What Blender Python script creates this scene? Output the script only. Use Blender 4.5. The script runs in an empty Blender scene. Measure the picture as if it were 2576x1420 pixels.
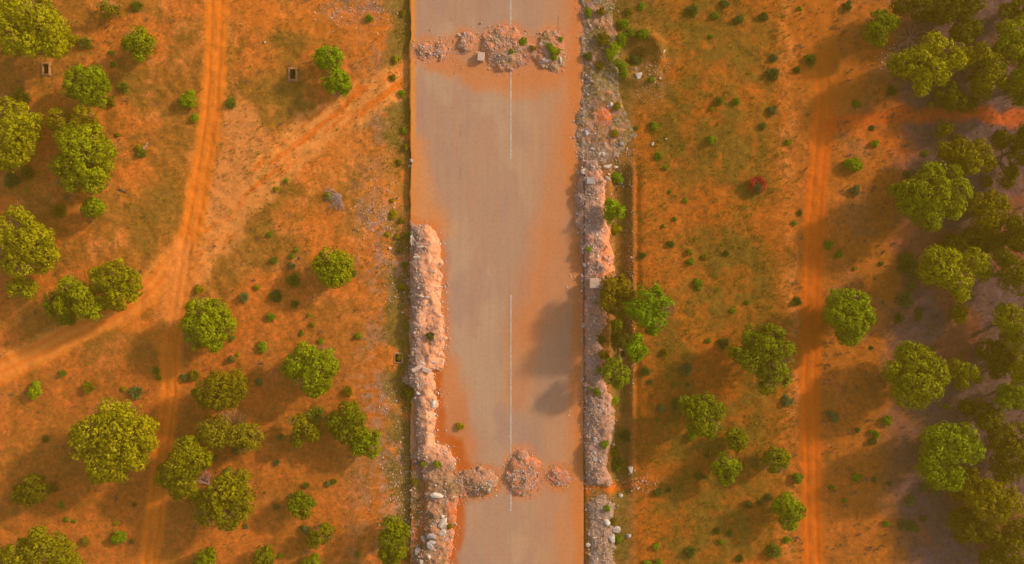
import bpy, math, random
import numpy as np
rng = np.random.default_rng(7); random.seed(7)
R = math.radians
C = bpy.context.scene.collection
sc = bpy.context.scene

# ------------------------------------------------------------------ camera, sky, sun, exposure
CAMH = 60.0            # metres above the ground
S = 0.03               # metres on the ground for one plan unit
cam_d = bpy.data.cameras.new("camera"); cam = bpy.data.objects.new("camera", cam_d); C.objects.link(cam)
cam.location = (0, 0, CAMH); cam.rotation_euler = (0, 0, 0)
cam_d.sensor_fit = 'HORIZONTAL'; cam_d.angle = 2*math.atan(1288*S/CAMH)
cam_d.clip_start = 0.5; cam_d.clip_end = 9000
sc.camera = cam

SUN_EL, SUN_AZ = 25.0, 62.0          # azimuth clockwise from +Y
w = bpy.data.worlds.new("World"); sc.world = w; w.use_nodes = True
nt = w.node_tree
sky = nt.nodes.new('ShaderNodeTexSky'); sky.sky_type = 'NISHITA'; sky.sun_disc = False
sky.sun_elevation = R(SUN_EL); sky.sun_rotation = R(SUN_AZ); sky.dust_density = 2.0
bg = nt.nodes['Background']; nt.links.new(sky.outputs[0], bg.inputs[0]); bg.inputs[1].default_value = 0.15
sun_d = bpy.data.lights.new("sun", 'SUN'); sun_d.energy = 2.9; sun_d.angle = R(4.0); sun_d.color = (1.0, 0.84, 0.60)
sun = bpy.data.objects.new("sun", sun_d); C.objects.link(sun)
sun.rotation_euler = (R(90-SUN_EL), 0, R(180-SUN_AZ))
sc.view_settings.view_transform = 'Standard'; sc.view_settings.look = 'None'
sc.view_settings.exposure = 0.60; sc.view_settings.gamma = 1.0

# ------------------------------------------------------------------ small maths
def lin(r, g, b):
    f = lambda c: (c/255/12.92) if c/255 <= .04045 else ((c/255+.055)/1.055)**2.4
    return np.array([f(r), f(g), f(b)])
def sstep(a, b, x):
    t = np.clip((x-a)/(b-a), 0, 1); return t*t*(3-2*t)
def _h(ix, iy, s):
    n = (ix.astype(np.int64)*374761393 + iy.astype(np.int64)*668265263 + s*1442695041) & 0xffffffff
    n = ((n ^ (n >> 13))*1274126177) & 0xffffffff
    n = (n ^ (n >> 16)) & 0xffffffff
    return n/4294967295.0
def vn(x, y, s=0):
    x = np.asarray(x, float); y = np.asarray(y, float)
    ix = np.floor(x); iy = np.floor(y); fx = x-ix; fy = y-iy
    fx = fx*fx*(3-2*fx); fy = fy*fy*(3-2*fy)
    a = _h(ix, iy, s); b = _h(ix+1, iy, s); c = _h(ix, iy+1, s); d = _h(ix+1, iy+1, s)
    return (a*(1-fx)+b*fx)*(1-fy) + (c*(1-fx)+d*fx)*fy
def fbm(x, y, s=0, o=4):
    t = 0; a = .5; n = 0
    for i in range(o):
        t = t + a*vn(x*2**i, y*2**i, s+i*17); n += a; a *= .5
    return t/n
def seg_dist(x, y, pts, closed=False):
    """distance to a polyline in plan units"""
    d = np.full(np.shape(x), 1e9); P = list(pts)
    if closed: P = P+[P[0]]
    for (x0, y0), (x1, y1) in zip(P[:-1], P[1:]):
        dx, dy = x1-x0, y1-y0; L = dx*dx+dy*dy+1e-9
        t = np.clip(((x-x0)*dx+(y-y0)*dy)/L, 0, 1)
        d = np.minimum(d, np.hypot(x-x0-t*dx, y-y0-t*dy))
    return d
def inside(x, y, pts):
    c = np.zeros(np.shape(x), bool); n = len(pts)
    for i in range(n):
        x0, y0 = pts[i]; x1, y1 = pts[(i+1) % n]
        if y0 == y1: continue
        k = ((y0 > y) != (y1 > y)) & (x < (x1-x0)*(y-y0)/(y1-y0)+x0)
        c ^= k
    return c
def sdf(x, y, pts):      # positive inside
    d = seg_dist(x, y, pts, True); return np.where(inside(x, y, pts), d, -d)
def ell(cx, cy, rx, ry, n=22, j=.12, s=0):
    out = []
    for i in range(n):
        a = 2*math.pi*i/n; k = 1+j*(2*float(vn(np.array(i*.9), np.array(s*3.1), 5))-1)
        out.append((cx+rx*k*math.cos(a), cy+ry*k*math.sin(a)))
    return out
def W(x, y):             # plan units -> metres
    return (x-1288)*S, (710-y)*S

# ------------------------------------------------------------------ plan of the place (plan units, y down)
RX0, RX1 = 1032, 1468
TRACKS = dict(
 north=([(548,-900),(546,0),(541,150),(530,290),(512,400),(492,520),(476,600),(436,680),(360,752),(275,797),(150,862),(0,940),(-200,1030),(-900,1330)], 27),
 south=([(470,600),(458,690),(445,790),(430,880),(427,1000),(412,1100),(396,1250),(376,1420),(330,1700),(250,2400)], 22),
 loop=([(300,812),(370,825),(410,870),(426,940)], 16),
 east=([(2064,150),(2077,250),(2062,400),(2048,550),(2042,800),(2036,1000),(2042,1200),(2048,1420),(2060,1700),(2080,2400)], 24),
)
LEFT_BERM = [(1033,560),(1048,566),(1078,569),(1096,580),(1104,605),(1112,660),(1112,760),(1118,800),(1118,880),(1110,925),(1094,940),(1098,975),(1096,1040),(1092,1075),(1096,1112),(1112,1128),(1136,1130),(1143,1165),(1147,1194),(1165,1186),(1203,1178),(1236,1184),(1251,1202),(1249,1230),(1230,1243),(1190,1244),(1162,1252),(1146,1290),(1141,1340),(1131,1400),(1126,1470),(1122,1560),(1048,1560),(1050,1400),(1072,1335),(1070,1250),(1066,1190),(1044,1140),(1046,1080),(1046,1020),(1040,985),(1014,962),(1024,930),(1036,880),(1032,820),(1028,700),(1035,640),(1036,600)]
RIGHT_BERM = [(1466,405),(1459,440),(1454,470),(1448,500),(1450,560),(1462,605),(1463,700),(1470,760),(1468,900),(1470,1000),(1470,1100),(1476,1180),(1478,1222),(1545,1222),(1522,1172),(1537,1130),(1546,1080),(1546,1010),(1518,955),(1522,900),(1506,850),(1527,800),(1516,760),(1546,680),(1541,630),(1531,560),(1521,500),(1516,440),(1502,400)]
RIGHT_LOW = [(1482,1252),(1481,1300),(1482,1430),(1482,1560),(1550,1560),(1548,1430),(1540,1330),(1542,1256),(1520,1246)]
RIGHT_NORTH = [(1462,-300),(1460,0),(1464,130),(1468,240),(1452,300),(1450,360),(1462,410),(1520,412),(1560,395),(1600,330),(1560,260),(1560,150),(1545,60),(1540,-300)]
MOUNDS = dict(
 left=(LEFT_BERM, .62, 30), right=(RIGHT_BERM, .6, 30), low=(RIGHT_LOW, .3, 26), north=(RIGHT_NORTH, .24, 40),
 h1=(ell(1068,128,24,22,s=1), .2, 22), h2=(ell(1112,128,19,22,s=2), .2, 20), h3=(ell(1173,108,24,27,s=3), .25, 24),
 h4=([(1216,92),(1235,78),(1270,70),(1300,72),(1322,85),(1330,108),(1352,116),(1362,90),(1380,79),(1402,82),(1416,100),(1421,140),(1416,170),(1395,181),(1370,172),(1350,160),(1322,165),(1290,177),(1255,178),(1228,160),(1214,130)], .34, 34),
 h5=(ell(1314,1190,40,56,s=6), .4, 38), h6=(ell(1405,1200,28,23,s=7), .22, 26),
)
PITS = [(115,174,7.5,12.5), (735,186,7.5,12.5), (1001,902,8,10), (1569,893,6,9)]

def Hbase(x, y):
    """ground height (m) at plan x,y"""
    x = np.asarray(x, float); y = np.asarray(y, float)
    far = sstep(0, 400, np.maximum(np.maximum(-x, x-2576), np.maximum(-y, y-1420)))
    roll = (fbm(x/260, y/260, 3, 3)-.5)*.5 + far*(fbm(x/1500, y/1500, 4, 3)-.5)*3
    side = np.where(x < 1250, sstep(1000, 860, x), sstep(1640, 1760, x))
    h = -.05 + roll*side
    h = h + (fbm(x/22, y/22, 9, 3)-.5)*.14*np.clip(side+.35, 0, 1)
    h = h - .24*sstep(960, 1018, x)*(x < 1250)
    inr = (x > RX0-1) & (x < RX1+1)
    h = np.where(inr, -.42, h)
    # ditch beyond the right berm with its narrow groove
    k = sstep(400, 450, y)*(1-sstep(1225, 1262, y))
    h = h - k*.5*sstep(1530, 1552, x)*(1-sstep(1574, 1594, x))*(x > 1300)
    k2 = sstep(380, 440, y)*(1-.9*sstep(1100, 1250, y))
    h = h - k2*.13*np.exp(-((x-1604-(vn(y/40, x*0, 4)-.5)*4)/7)**2)
    # a dug-out hollow and its rim north-east of the road
    d = np.hypot((x-1595)/34, (y-140)/26)
    h = h - .7*np.exp(-d**2*1.6) + .3*np.exp(-((np.hypot(x-1600, y-140)-62)/14)**2)
    # wheel ruts
    for nm, off in (('north', 12), ('south', 10), ('east', 11)):
        d = seg_dist(x, y, TRACKS[nm][0]); h = h - .04*np.exp(-((d-off)/3.4)**2)*side - .03*np.exp(-(d/26)**2)*side
    return h
def mound_h(x, y, key=None):
    x = np.asarray(x, float); y = np.asarray(y, float); out = np.full(x.shape, -9.)
    for k, (poly, hm, wd) in MOUNDS.items():
        if key and k != key: continue
        px = [p[0] for p in poly]; py = [p[1] for p in poly]
        m = (x > min(px)-12) & (x < max(px)+12) & (y > min(py)-12) & (y < max(py)+12)
        if not m.any(): continue
        xx, yy = x[m], y[m]
        xw = xx+(fbm(xx/17, yy/17, 21, 4)-.5)*26; yw = yy+(fbm(xx/17, yy/17, 22, 4)-.5)*26
        d = sdf(xw, yw, poly)
        t = np.clip(d/wd, -1, 1)
        prof = np.where(t > 0, np.sqrt(np.clip(1-(1-np.clip(t, 0, 1))**2, 0, 1)), t*1.2)
        crest = .45+1.1*fbm(xx/40, yy/40, 31, 3)
        hh = hm*prof*crest + (fbm(xx/9, yy/9, 41, 4)-.5)*.3*.65*sstep(-.1, .5, t) - .04
        o = out[m]; out[m] = np.maximum(o, hh)
    return out
def base0(x, y):
    x = np.asarray(x, float)
    return np.where((x >= RX0) & (x <= RX1), 0.0, Hbase(x, y))
def top(x, y):
    a = np.array([float(x)]); b = np.array([float(y)])
    return float(base0(a, b)[0] + max(0., mound_h(a, b)[0]))
def place(x, y, hc=0.0):
    """world xy of something seen at plan x,y whose middle is hc above the ground"""
    z = top(x, y); X, Y = W(x, y); k = (CAMH-z-hc)/CAMH
    X, Y = X*k, Y*k
    return X, Y, top(X/S+1288, 710-Y/S)

# ------------------------------------------------------------------ mesh and material helpers
def mesh_np(name, V, F, mat=None, smooth=False, var=None, col=None):
    V = np.asarray(V, np.float32); F = np.asarray(F, np.int32)
    me = bpy.data.meshes.new(name); k = F.shape[1]
    me.vertices.add(len(V)); me.vertices.foreach_set('co', V.ravel())
    me.loops.add(F.size); me.loops.foreach_set('vertex_index', F.ravel())
    me.polygons.add(len(F)); me.polygons.foreach_set('loop_start', np.arange(0, F.size, k, dtype=np.int32))
    me.update(calc_edges=True)
    me.polygons.foreach_set('use_smooth', np.full(len(F), smooth))
    if var is not None:
        a = me.attributes.new('var', 'FLOAT', 'FACE'); a.data.foreach_set('value', np.asarray(var, np.float32))
    if col is not None:
        a = me.attributes.new('Col', 'FLOAT_COLOR', 'POINT'); a.data.foreach_set('color', np.asarray(col, np.float32).ravel())
    if mat: me.materials.append(mat)
    return me
def obj(name, me, parent=None, **kw):
    o = bpy.data.objects.new(name, me); C.objects.link(o)
    if parent: o.parent = parent
    for k, v in kw.items(): o[k] = v
    return o
def node_mat(name):
    m = bpy.data.materials.new(name); m.use_nodes = True
    return m, m.node_tree, m.node_tree.nodes['Principled BSDF']
def N(nt, t, **kw):
    n = nt.nodes.new(t)
    for k, v in kw.items(): setattr(n, k, v)
    return n
def noise(nt, scale, detail=4, rough=.55, vec=None):
    n = N(nt, 'ShaderNodeTexNoise'); n.inputs['Scale'].default_value = scale
    n.inputs['Detail'].default_value = detail; n.inputs['Roughness'].default_value = rough
    if vec: nt.links.new(vec, n.inputs['Vector'])
    return n.outputs['Fac']
def maprange(nt, v, a, b, c, d):
    n = N(nt, 'ShaderNodeMapRange'); nt.links.new(v, n.inputs[0])
    for i, q in enumerate((a, b, c, d)): n.inputs[i+1].default_value = q
    return n.outputs[0]
def mix(nt, a, b, f, mode='MIX'):
    n = N(nt, 'ShaderNodeMix', data_type='RGBA', blend_type=mode)
    for s, v in ((n.inputs[6], a), (n.inputs[7], b), (n.inputs[0], f)):
        if hasattr(v, 'links'): nt.links.new(v, s)
        elif isinstance(v, (int, float)): s.default_value = v
        else: s.default_value = (*v, 1)
    return n.outputs[2]
def mul(nt, col, fac):
    n = N(nt, 'ShaderNodeVectorMath', operation='SCALE'); nt.links.new(col, n.inputs[0]); nt.links.new(fac, n.inputs['Scale'])
    return n.outputs[0]

def soil_mat(name, speck=1.0, grit=False, bump=.5):
    m, t, b = node_mat(name); L = t.links
    geo = N(t, 'ShaderNodeNewGeometry').outputs['Position']
    a = N(t, 'ShaderNodeAttribute', attribute_name='Col')
    col = a.outputs['Color']; rough = a.outputs['Alpha']
    n1 = maprange(t, noise(t, 3.2, 5, .68, geo), .33, .67, -1, 1)
    n2 = maprange(t, noise(t, 11.0, 3, .6, geo), .35, .65, -1, 1)
    n3 = maprange(t, noise(t, .9, 3, .6, geo), .35, .65, -1, 1)
    def acc(n, k):
        q = N(t, 'ShaderNodeMath', operation='MULTIPLY'); L.new(n, q.inputs[0]); q.inputs[1].default_value = k; return q.outputs[0]
    s = N(t, 'ShaderNodeMath', operation='ADD'); L.new(acc(n1, .26*speck), s.inputs[0]); L.new(acc(n2, .2*speck), s.inputs[1])
    s2 = N(t, 'ShaderNodeMath', operation='ADD'); L.new(s.outputs[0], s2.inputs[0]); L.new(acc(n3, .06), s2.inputs[1])
    n4 = maprange(t, noise(t, 1.7, 6, .7, geo), .40, .60, -1, 1)
    s5 = N(t, 'ShaderNodeMath', operation='ADD'); L.new(acc(n4, .17*speck), s5.inputs[0]); L.new(s2.outputs[0], s5.inputs[1]); s2 = s5
    s3 = N(t, 'ShaderNodeMath', operation='MULTIPLY'); L.new(s2.outputs[0], s3.inputs[0]); L.new(rough, s3.inputs[1])
    s4 = N(t, 'ShaderNodeMath', operation='ADD'); L.new(s3.outputs[0], s4.inputs[0]); s4.inputs[1].default_value = 1.0
    c = mul(t, col, s4.outputs[0])
    # thin dry olive and grey flecks where the ground is rough
    fl = maprange(t, noise(t, 4.2, 6, .75, geo), .49, .62, 0, .68)
    f2 = N(t, 'ShaderNodeMath', operation='MULTIPLY'); L.new(fl, f2.inputs[0]); L.new(rough, f2.inputs[1]); f2.use_clamp = True
    c = mix(t, c, (.36, .27, .22) if grit else (.17, .105, .016), f2.outputs[0])
    if grit:
        g = maprange(t, noise(t, 9, 4, .7, geo), .56, .62, 0, .7)
        c = mix(t, c, (.42, .35, .34), g)
    L.new(c, b.inputs['Base Color']); b.inputs['Roughness'].default_value = .95
    b.inputs['Specular IOR Level'].default_value = .12
    bp = N(t, 'ShaderNodeBump'); bp.inputs['Strength'].default_value = bump if not grit else .8; bp.inputs['Distance'].default_value = .07
    L.new(noise(t, 6, 6, .7, geo), bp.inputs['Height']); L.new(bp.outputs[0], b.inputs['Normal'])
    return m
def plain(name, col, var=.2, scale=4, rough=.9, spec=.2, bump=.3, second=None):
    m, t, b = node_mat(name); L = t.links
    geo = N(t, 'ShaderNodeNewGeometry').outputs['Position']
    n = maprange(t, noise(t, scale, 5, .65, geo), .3, .7, 0, 1)
    c0 = tuple(np.array(col)*(1-var)); c1 = tuple(np.array(second if second is not None else np.array(col)*(1+var)))
    L.new(mix(t, c0, c1, n), b.inputs['Base Color']); b.inputs['Roughness'].default_value = rough
    b.inputs['Specular IOR Level'].default_value = spec
    bp = N(t, 'ShaderNodeBump'); bp.inputs['Strength'].default_value = bump; bp.inputs['Distance'].default_value = .04
    L.new(noise(t, scale*3, 5, .65, geo), bp.inputs['Height']); L.new(bp.outputs[0], b.inputs['Normal'])
    return m
def leaf_mat(name, transl=.25):
    m, t, b = node_mat(name); L = t.links
    oi = N(t, 'ShaderNodeObjectInfo'); a = N(t, 'ShaderNodeAttribute', attribute_name='var')
    geo = N(t, 'ShaderNodeNewGeometry').outputs['Position']
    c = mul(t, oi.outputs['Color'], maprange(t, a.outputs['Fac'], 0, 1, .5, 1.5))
    # some twigs carry yellower leaves
    y = maprange(t, noise(t, .9, 3, .6, geo), .48, .66, 0, .5)
    hs = N(t, 'ShaderNodeMix', data_type='RGBA', blend_type='MULTIPLY'); L.new(c, hs.inputs[6]); hs.inputs[7].default_value = (1.2, 1.02, .8, 1); L.new(y, hs.inputs[0])
    c = hs.outputs[2]
    L.new(c, b.inputs['Base Color']); b.inputs['Roughness'].default_value = .75; b.inputs['Specular IOR Level'].default_value = .08
    tr = N(t, 'ShaderNodeBsdfTranslucent'); L.new(c, tr.inputs[0])
    mx = N(t, 'ShaderNodeMixShader'); mx.inputs[0].default_value = transl
    L.new(b.outputs[0], mx.inputs[1]); L.new(tr.outputs[0], mx.inputs[2]); L.new(mx.outputs[0], t.nodes['Material Output'].inputs[0])
    return m
M_soil = soil_mat('red_soil'); M_road = soil_mat('dusty_asphalt', .25, bump=.06); M_mound = soil_mat('rubble_soil', .9, True)
M_leaf = leaf_mat('leaves')
M_bark = plain('bark', (.10, .075, .045), .3, 8)
M_dead = plain('dead_wood', (.34, .22, .19), .3, 9)
M_dark_wood = plain('dark_weathered_wood', (.10, .075, .07), .3, 9)
M_rock = plain('pale_rock', (.46, .31, .21), .25, 3.5, second=(.74, .62, .50))
M_grey = plain('grey_rock', (.36, .29, .27), .25, 2.5)
M_conc = plain('weathered_concrete', (.56, .38, .28), .2, 2.2)
M_pit = plain('pit_concrete', (.36, .17, .08), .25, 3)
M_pit_dark = plain('pit_lining', (.012, .009, .008), .3, 5)  # near-black so the shafts look unlit: their shade is in the colour
M_stone = plain('gravel_stone', (.42, .29, .23), .5, .8, second=(.62, .47, .42))
M_paint = plain('worn_white_paint', (.46, .36, .27), .25, 5, second=(.6, .5, .4))

# ------------------------------------------------------------------ ground: one sheet to the horizon, finest in the middle
def axis(lo, hi, step, out):
    a = list(np.arange(lo, hi+step/2, step)); g = step; l, h = [], []
    v = lo
    while v > -out: g *= 1.22; v -= g; l.append(v)
    g = step; v = hi
    while v < out: g *= 1.22; v += g; h.append(v)
    return np.array(l[::-1]+a+h)
def blend(col, rough, m, c, r=None):
    col[...] = col*(1-m[:, None]) + c*m[:, None]
    if r is not None: rough[...] = rough*(1-m)+r*m

def ground_colour(x, y):
    n = len(x); fx = fbm(x/60, y/60, 51, 4)-.5; fy = fbm(x/60, y/60, 52, 4)-.5
    xw = x+fx*60; yw = y+fy*60
    f1 = fbm(x/90, y/90, 61, 4); f2 = fbm(x/34, y/34, 62, 4); f3 = fbm(x/12, y/12, 63, 3); f4 = fbm(x/150, y/150, 64, 3)
    col = np.tile(lin(202, 108, 40), (n, 1)); rough = np.full(n, .8)
    # mottled pinkish crust / bare orange
    blend(col, rough, sstep(.45, .6, f1), lin(212, 122, 56)); blend(col, rough, .4*sstep(.5, .62, f2), lin(206, 104, 32))
    left = (x < 1250)
    # dry-grass cover on the left
    cov = sstep(.44, .58, .6*f1+.4*f2)*.8*left*sstep(1010, 900, x)
    blend(col, rough, cov, lin(152, 92, 26), 1.)
    for cx, cy, rx, ry, k in ((330,215,90,60,.6),(400,560,90,140,.55),(690,250,110,110,.75),(650,520,110,120,.6),(300,870,120,45,.7),(330,520,140,60,.35),(600,660,80,60,.4),(700,1180,200,150,.35),(150,1120,190,130,.5),(840,930,120,150,.25),(720,120,60,60,.5)):
        m = k*sstep(1.1, .5, np.hypot((xw-cx)/rx, (yw-cy)/ry))*sstep(.3, .55, f2+.12)
        blend(col, rough, m, lin(130, 92, 28), 1.)
    # warmer, redder soil in the lower left
    blend(col, rough, .5*left*sstep(640, 900, y+.15*x-100), lin(180, 90, 32))
    # pale stony crust by the road, both sides
    m = .6*sstep(840, 960, xw)*sstep(1034, 1000, x)*sstep(.44, .58, f3*.5+f2*.5); blend(col, rough, m, lin(168, 122, 90), 1.)
    for cx, cy, rx, ry in ((905,35,110,40),(950,530,60,80),(970,640,50,60),(1010,690,40,90),(960,1010,60,70),(1010,1200,60,160),(1040,1330,50,140)):
        m = .55*sstep(1.1, .4, np.hypot((xw-cx)/rx, (yw-cy)/ry))*sstep(.35, .6, f3); blend(col, rough, m, lin(158, 122, 108), 1.)
    m = .9*sstep(955, 990, x+50*(f2-.5))*left*sstep(.30, .46, f2+.06*(f3-.5)); blend(col, rough, m, lin(112, 88, 34), 1.)
    # olive field right of the road
    rt = (x > 1440)
    m = rt*sstep(2010, 1940, xw)*1.; blend(col, rough, m, lin(168, 86, 20), 1.)
    m = rt*sstep(1990, 1900, xw)*sstep(1600, 1700, xw)*sstep(.38, .58, .5*f1+.5*f4+.08*(y < 500))*.75; blend(col, rough, m, lin(98, 82, 20), 1.)
    m = rt*sstep(1960, 1880, xw)*sstep(1560, 1600, x)*sstep(.5, .6, f2)*.4; blend(col, rough, m, lin(190, 90, 22), .9)
    m = rt*.6*sstep(1600, 1640, x)*sstep(1790, 1700, xw)*sstep(380, 520, y)*sstep(900, 640, y); blend(col, rough, m, lin(188, 96, 30), .9)
    # rough rubble strip and ditch floor
    m = rt*sstep(1605, 1585, x)*sstep(1462, 1466, x)*.9; blend(col, rough, m, lin(144, 92, 46), 1.)
    m = rt*sstep(1588, 1576, x)*sstep(1535, 1550, x)*sstep(.38, .55, f2)*.8; blend(col, rough, m, lin(112, 88, 34), 1.)
    m = rt*sstep(1700, 1620, xw)*sstep(1460, 1480, x)*sstep(330, 220, y)*.8; blend(col, rough, m, lin(122, 86, 34), 1.)
    m = sstep(1, .5, np.hypot((xw-1640)/60, (yw-190)/70))*.6*sstep(.4, .6, f3); blend(col, rough, m, lin(160, 108, 70), 1.)
    # east of the field: sand, then woodland litter, edge dimming and shade painted in
    e = sstep(1985, 2015, xw); blend(col, rough, e, lin(172, 92, 28), .75)
    m = e*sstep(.5, .62, f2)*.5; blend(col, rough, m, lin(196, 100, 34), .8)
    m = e*sstep(2080, 2160, x)*sstep(.48, .62, f1)*.5; blend(col, rough, m, lin(150, 92, 56), .8)
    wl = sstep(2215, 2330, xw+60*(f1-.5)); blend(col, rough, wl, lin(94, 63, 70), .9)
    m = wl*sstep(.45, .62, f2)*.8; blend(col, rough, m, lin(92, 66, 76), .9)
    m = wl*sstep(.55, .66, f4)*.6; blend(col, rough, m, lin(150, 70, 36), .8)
    # small dark tussock stains scattered east of the track
    sp = vn(x/5.5, y/5.5, 71); m = e*sstep(.72, .86, sp)*sstep(.42, .6, f2)*.45; blend(col, rough, m, lin(110, 66, 52), .9)
    # leaf litter under the trees, with the crowns' purple-grey shade painted in
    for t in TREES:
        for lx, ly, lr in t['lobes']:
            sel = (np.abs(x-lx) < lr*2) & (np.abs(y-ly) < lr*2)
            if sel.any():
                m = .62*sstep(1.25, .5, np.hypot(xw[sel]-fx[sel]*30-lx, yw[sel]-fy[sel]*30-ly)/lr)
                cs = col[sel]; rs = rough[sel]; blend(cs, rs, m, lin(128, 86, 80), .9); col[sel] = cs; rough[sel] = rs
    # wide sandy ways
    streak = fbm((x*.72+y*.69)/26*3.0*.25, (x*.69-y*.72)/26*4, 81, 3)
    d = seg_dist(xw, yw, [(1028,190),(930,235),(800,325),(690,420),(610,510),(520,610),(470,680)])
    m = sstep(64, 32, d)*.95; blend(col, rough, m, lin(224, 138, 66), .35)
    m = sstep(44, 20, d)*sstep(.47, .6, fbm((x*.76-y*.65)/90, (x*.65+y*.76)/7, 82, 3))*.8*sstep(1028, 1000, x); blend(col, rough, m, lin(218, 98, 12), .3)
    d = seg_dist(xw, yw, [(600,300),(620,350),(580,420),(560,520)]); m = sstep(72, 25, d)*.85; blend(col, rough, m, lin(218, 132, 66), .4)
    d = seg_dist(xw, yw, [(560,20),(700,40),(820,70),(960,60)]); m = sstep(50, 20, d)*.6; blend(col, rough, m, lin(202, 106, 30), .4)
    d = seg_dist(xw, yw, [(880,360),(960,420),(990,500)]); m = sstep(70, 20, d)*.55; blend(col, rough, m, lin(204, 116, 48), .6)
    d = seg_dist(xw, yw, [(800,540),(790,600),(800,640),(900,700),(920,800)]); m = sstep(42, 15, d)*.55; blend(col, rough, m, lin(206, 108, 36), .6)
    # tracks with their wheel marks
    for nm, (pl, wd) in TRACKS.items():
        xx = x+fx*10; yy = y+fy*10; d = seg_dist(xx, yy, pl)
        bright = lin(224, 120, 34) if nm != 'east' else lin(200, 94, 18)
        m = sstep(wd+12, wd-4, d)*(.92 if nm != 'loop' else .5); blend(col, rough, m, bright, .22)
        if nm != 'loop':
            m = np.exp(-((d-11)/3.4)**2)*.6; blend(col, rough, m, lin(206, 90, 10), .1)
            m = sstep(4.5, 1, d)*.35*sstep(.5, .62, f3); blend(col, rough, m, lin(160, 104, 58), .8)
    d = seg_dist(x+fx*8, y+fy*8, [(440,650),(360,735),(280,790),(150,852),(0,925)]); m = sstep(44, 20, d)*.75; blend(col, rough, m, lin(238, 142, 60), .2); m = sstep(9, 3, np.abs(d-12))*.5; blend(col, rough, m, lin(222, 98, 10), .1)
    d = seg_dist(xw, yw, [(470,640),(440,740),(425,800)]); m = sstep(48, 20, d)*.8; blend(col, rough, m, lin(220, 126, 54), .35)
    d = seg_dist(xw, yw, [(2045,-300),(2050,0),(2060,160),(2110,220)]); m = sstep(80, 38, d)*.75; blend(col, rough, m, lin(178, 94, 22), .2)
    d = seg_dist(xw, yw, [(2085,325),(2180,285),(2290,292),(2420,290),(2700,300)]); m = sstep(30, 9, d)*.8; blend(col, rough, m, lin(206, 84, 22), .4)
    d = seg_dist(xw, yw, [(2150,330),(2230,350),(2280,380)]); m = sstep(50, 15, d)*.7; blend(col, rough, m, lin(206, 98, 26), .5)
    # reddish rubble soil washed out of the road edge
    m = sstep(1, .4, np.hypot((xw-1525)/28, (yw-290)/30))*.9; blend(col, rough, m, lin(214, 96, 36), .6)
    m = sstep(20, 8, np.abs(yw-1230))*sstep(1460, 1470, x)*sstep(1560, 1530, x)*.9; blend(col, rough, m, lin(206, 92, 22), .4)
    m = sstep(20, 6, seg_dist(xw, yw, [(1530,1232),(1570,1212),(1640,1196)]))*.7; blend(col, rough, m, lin(200, 96, 24), .5)
    return np.clip(col, 0, 1), rough
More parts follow.
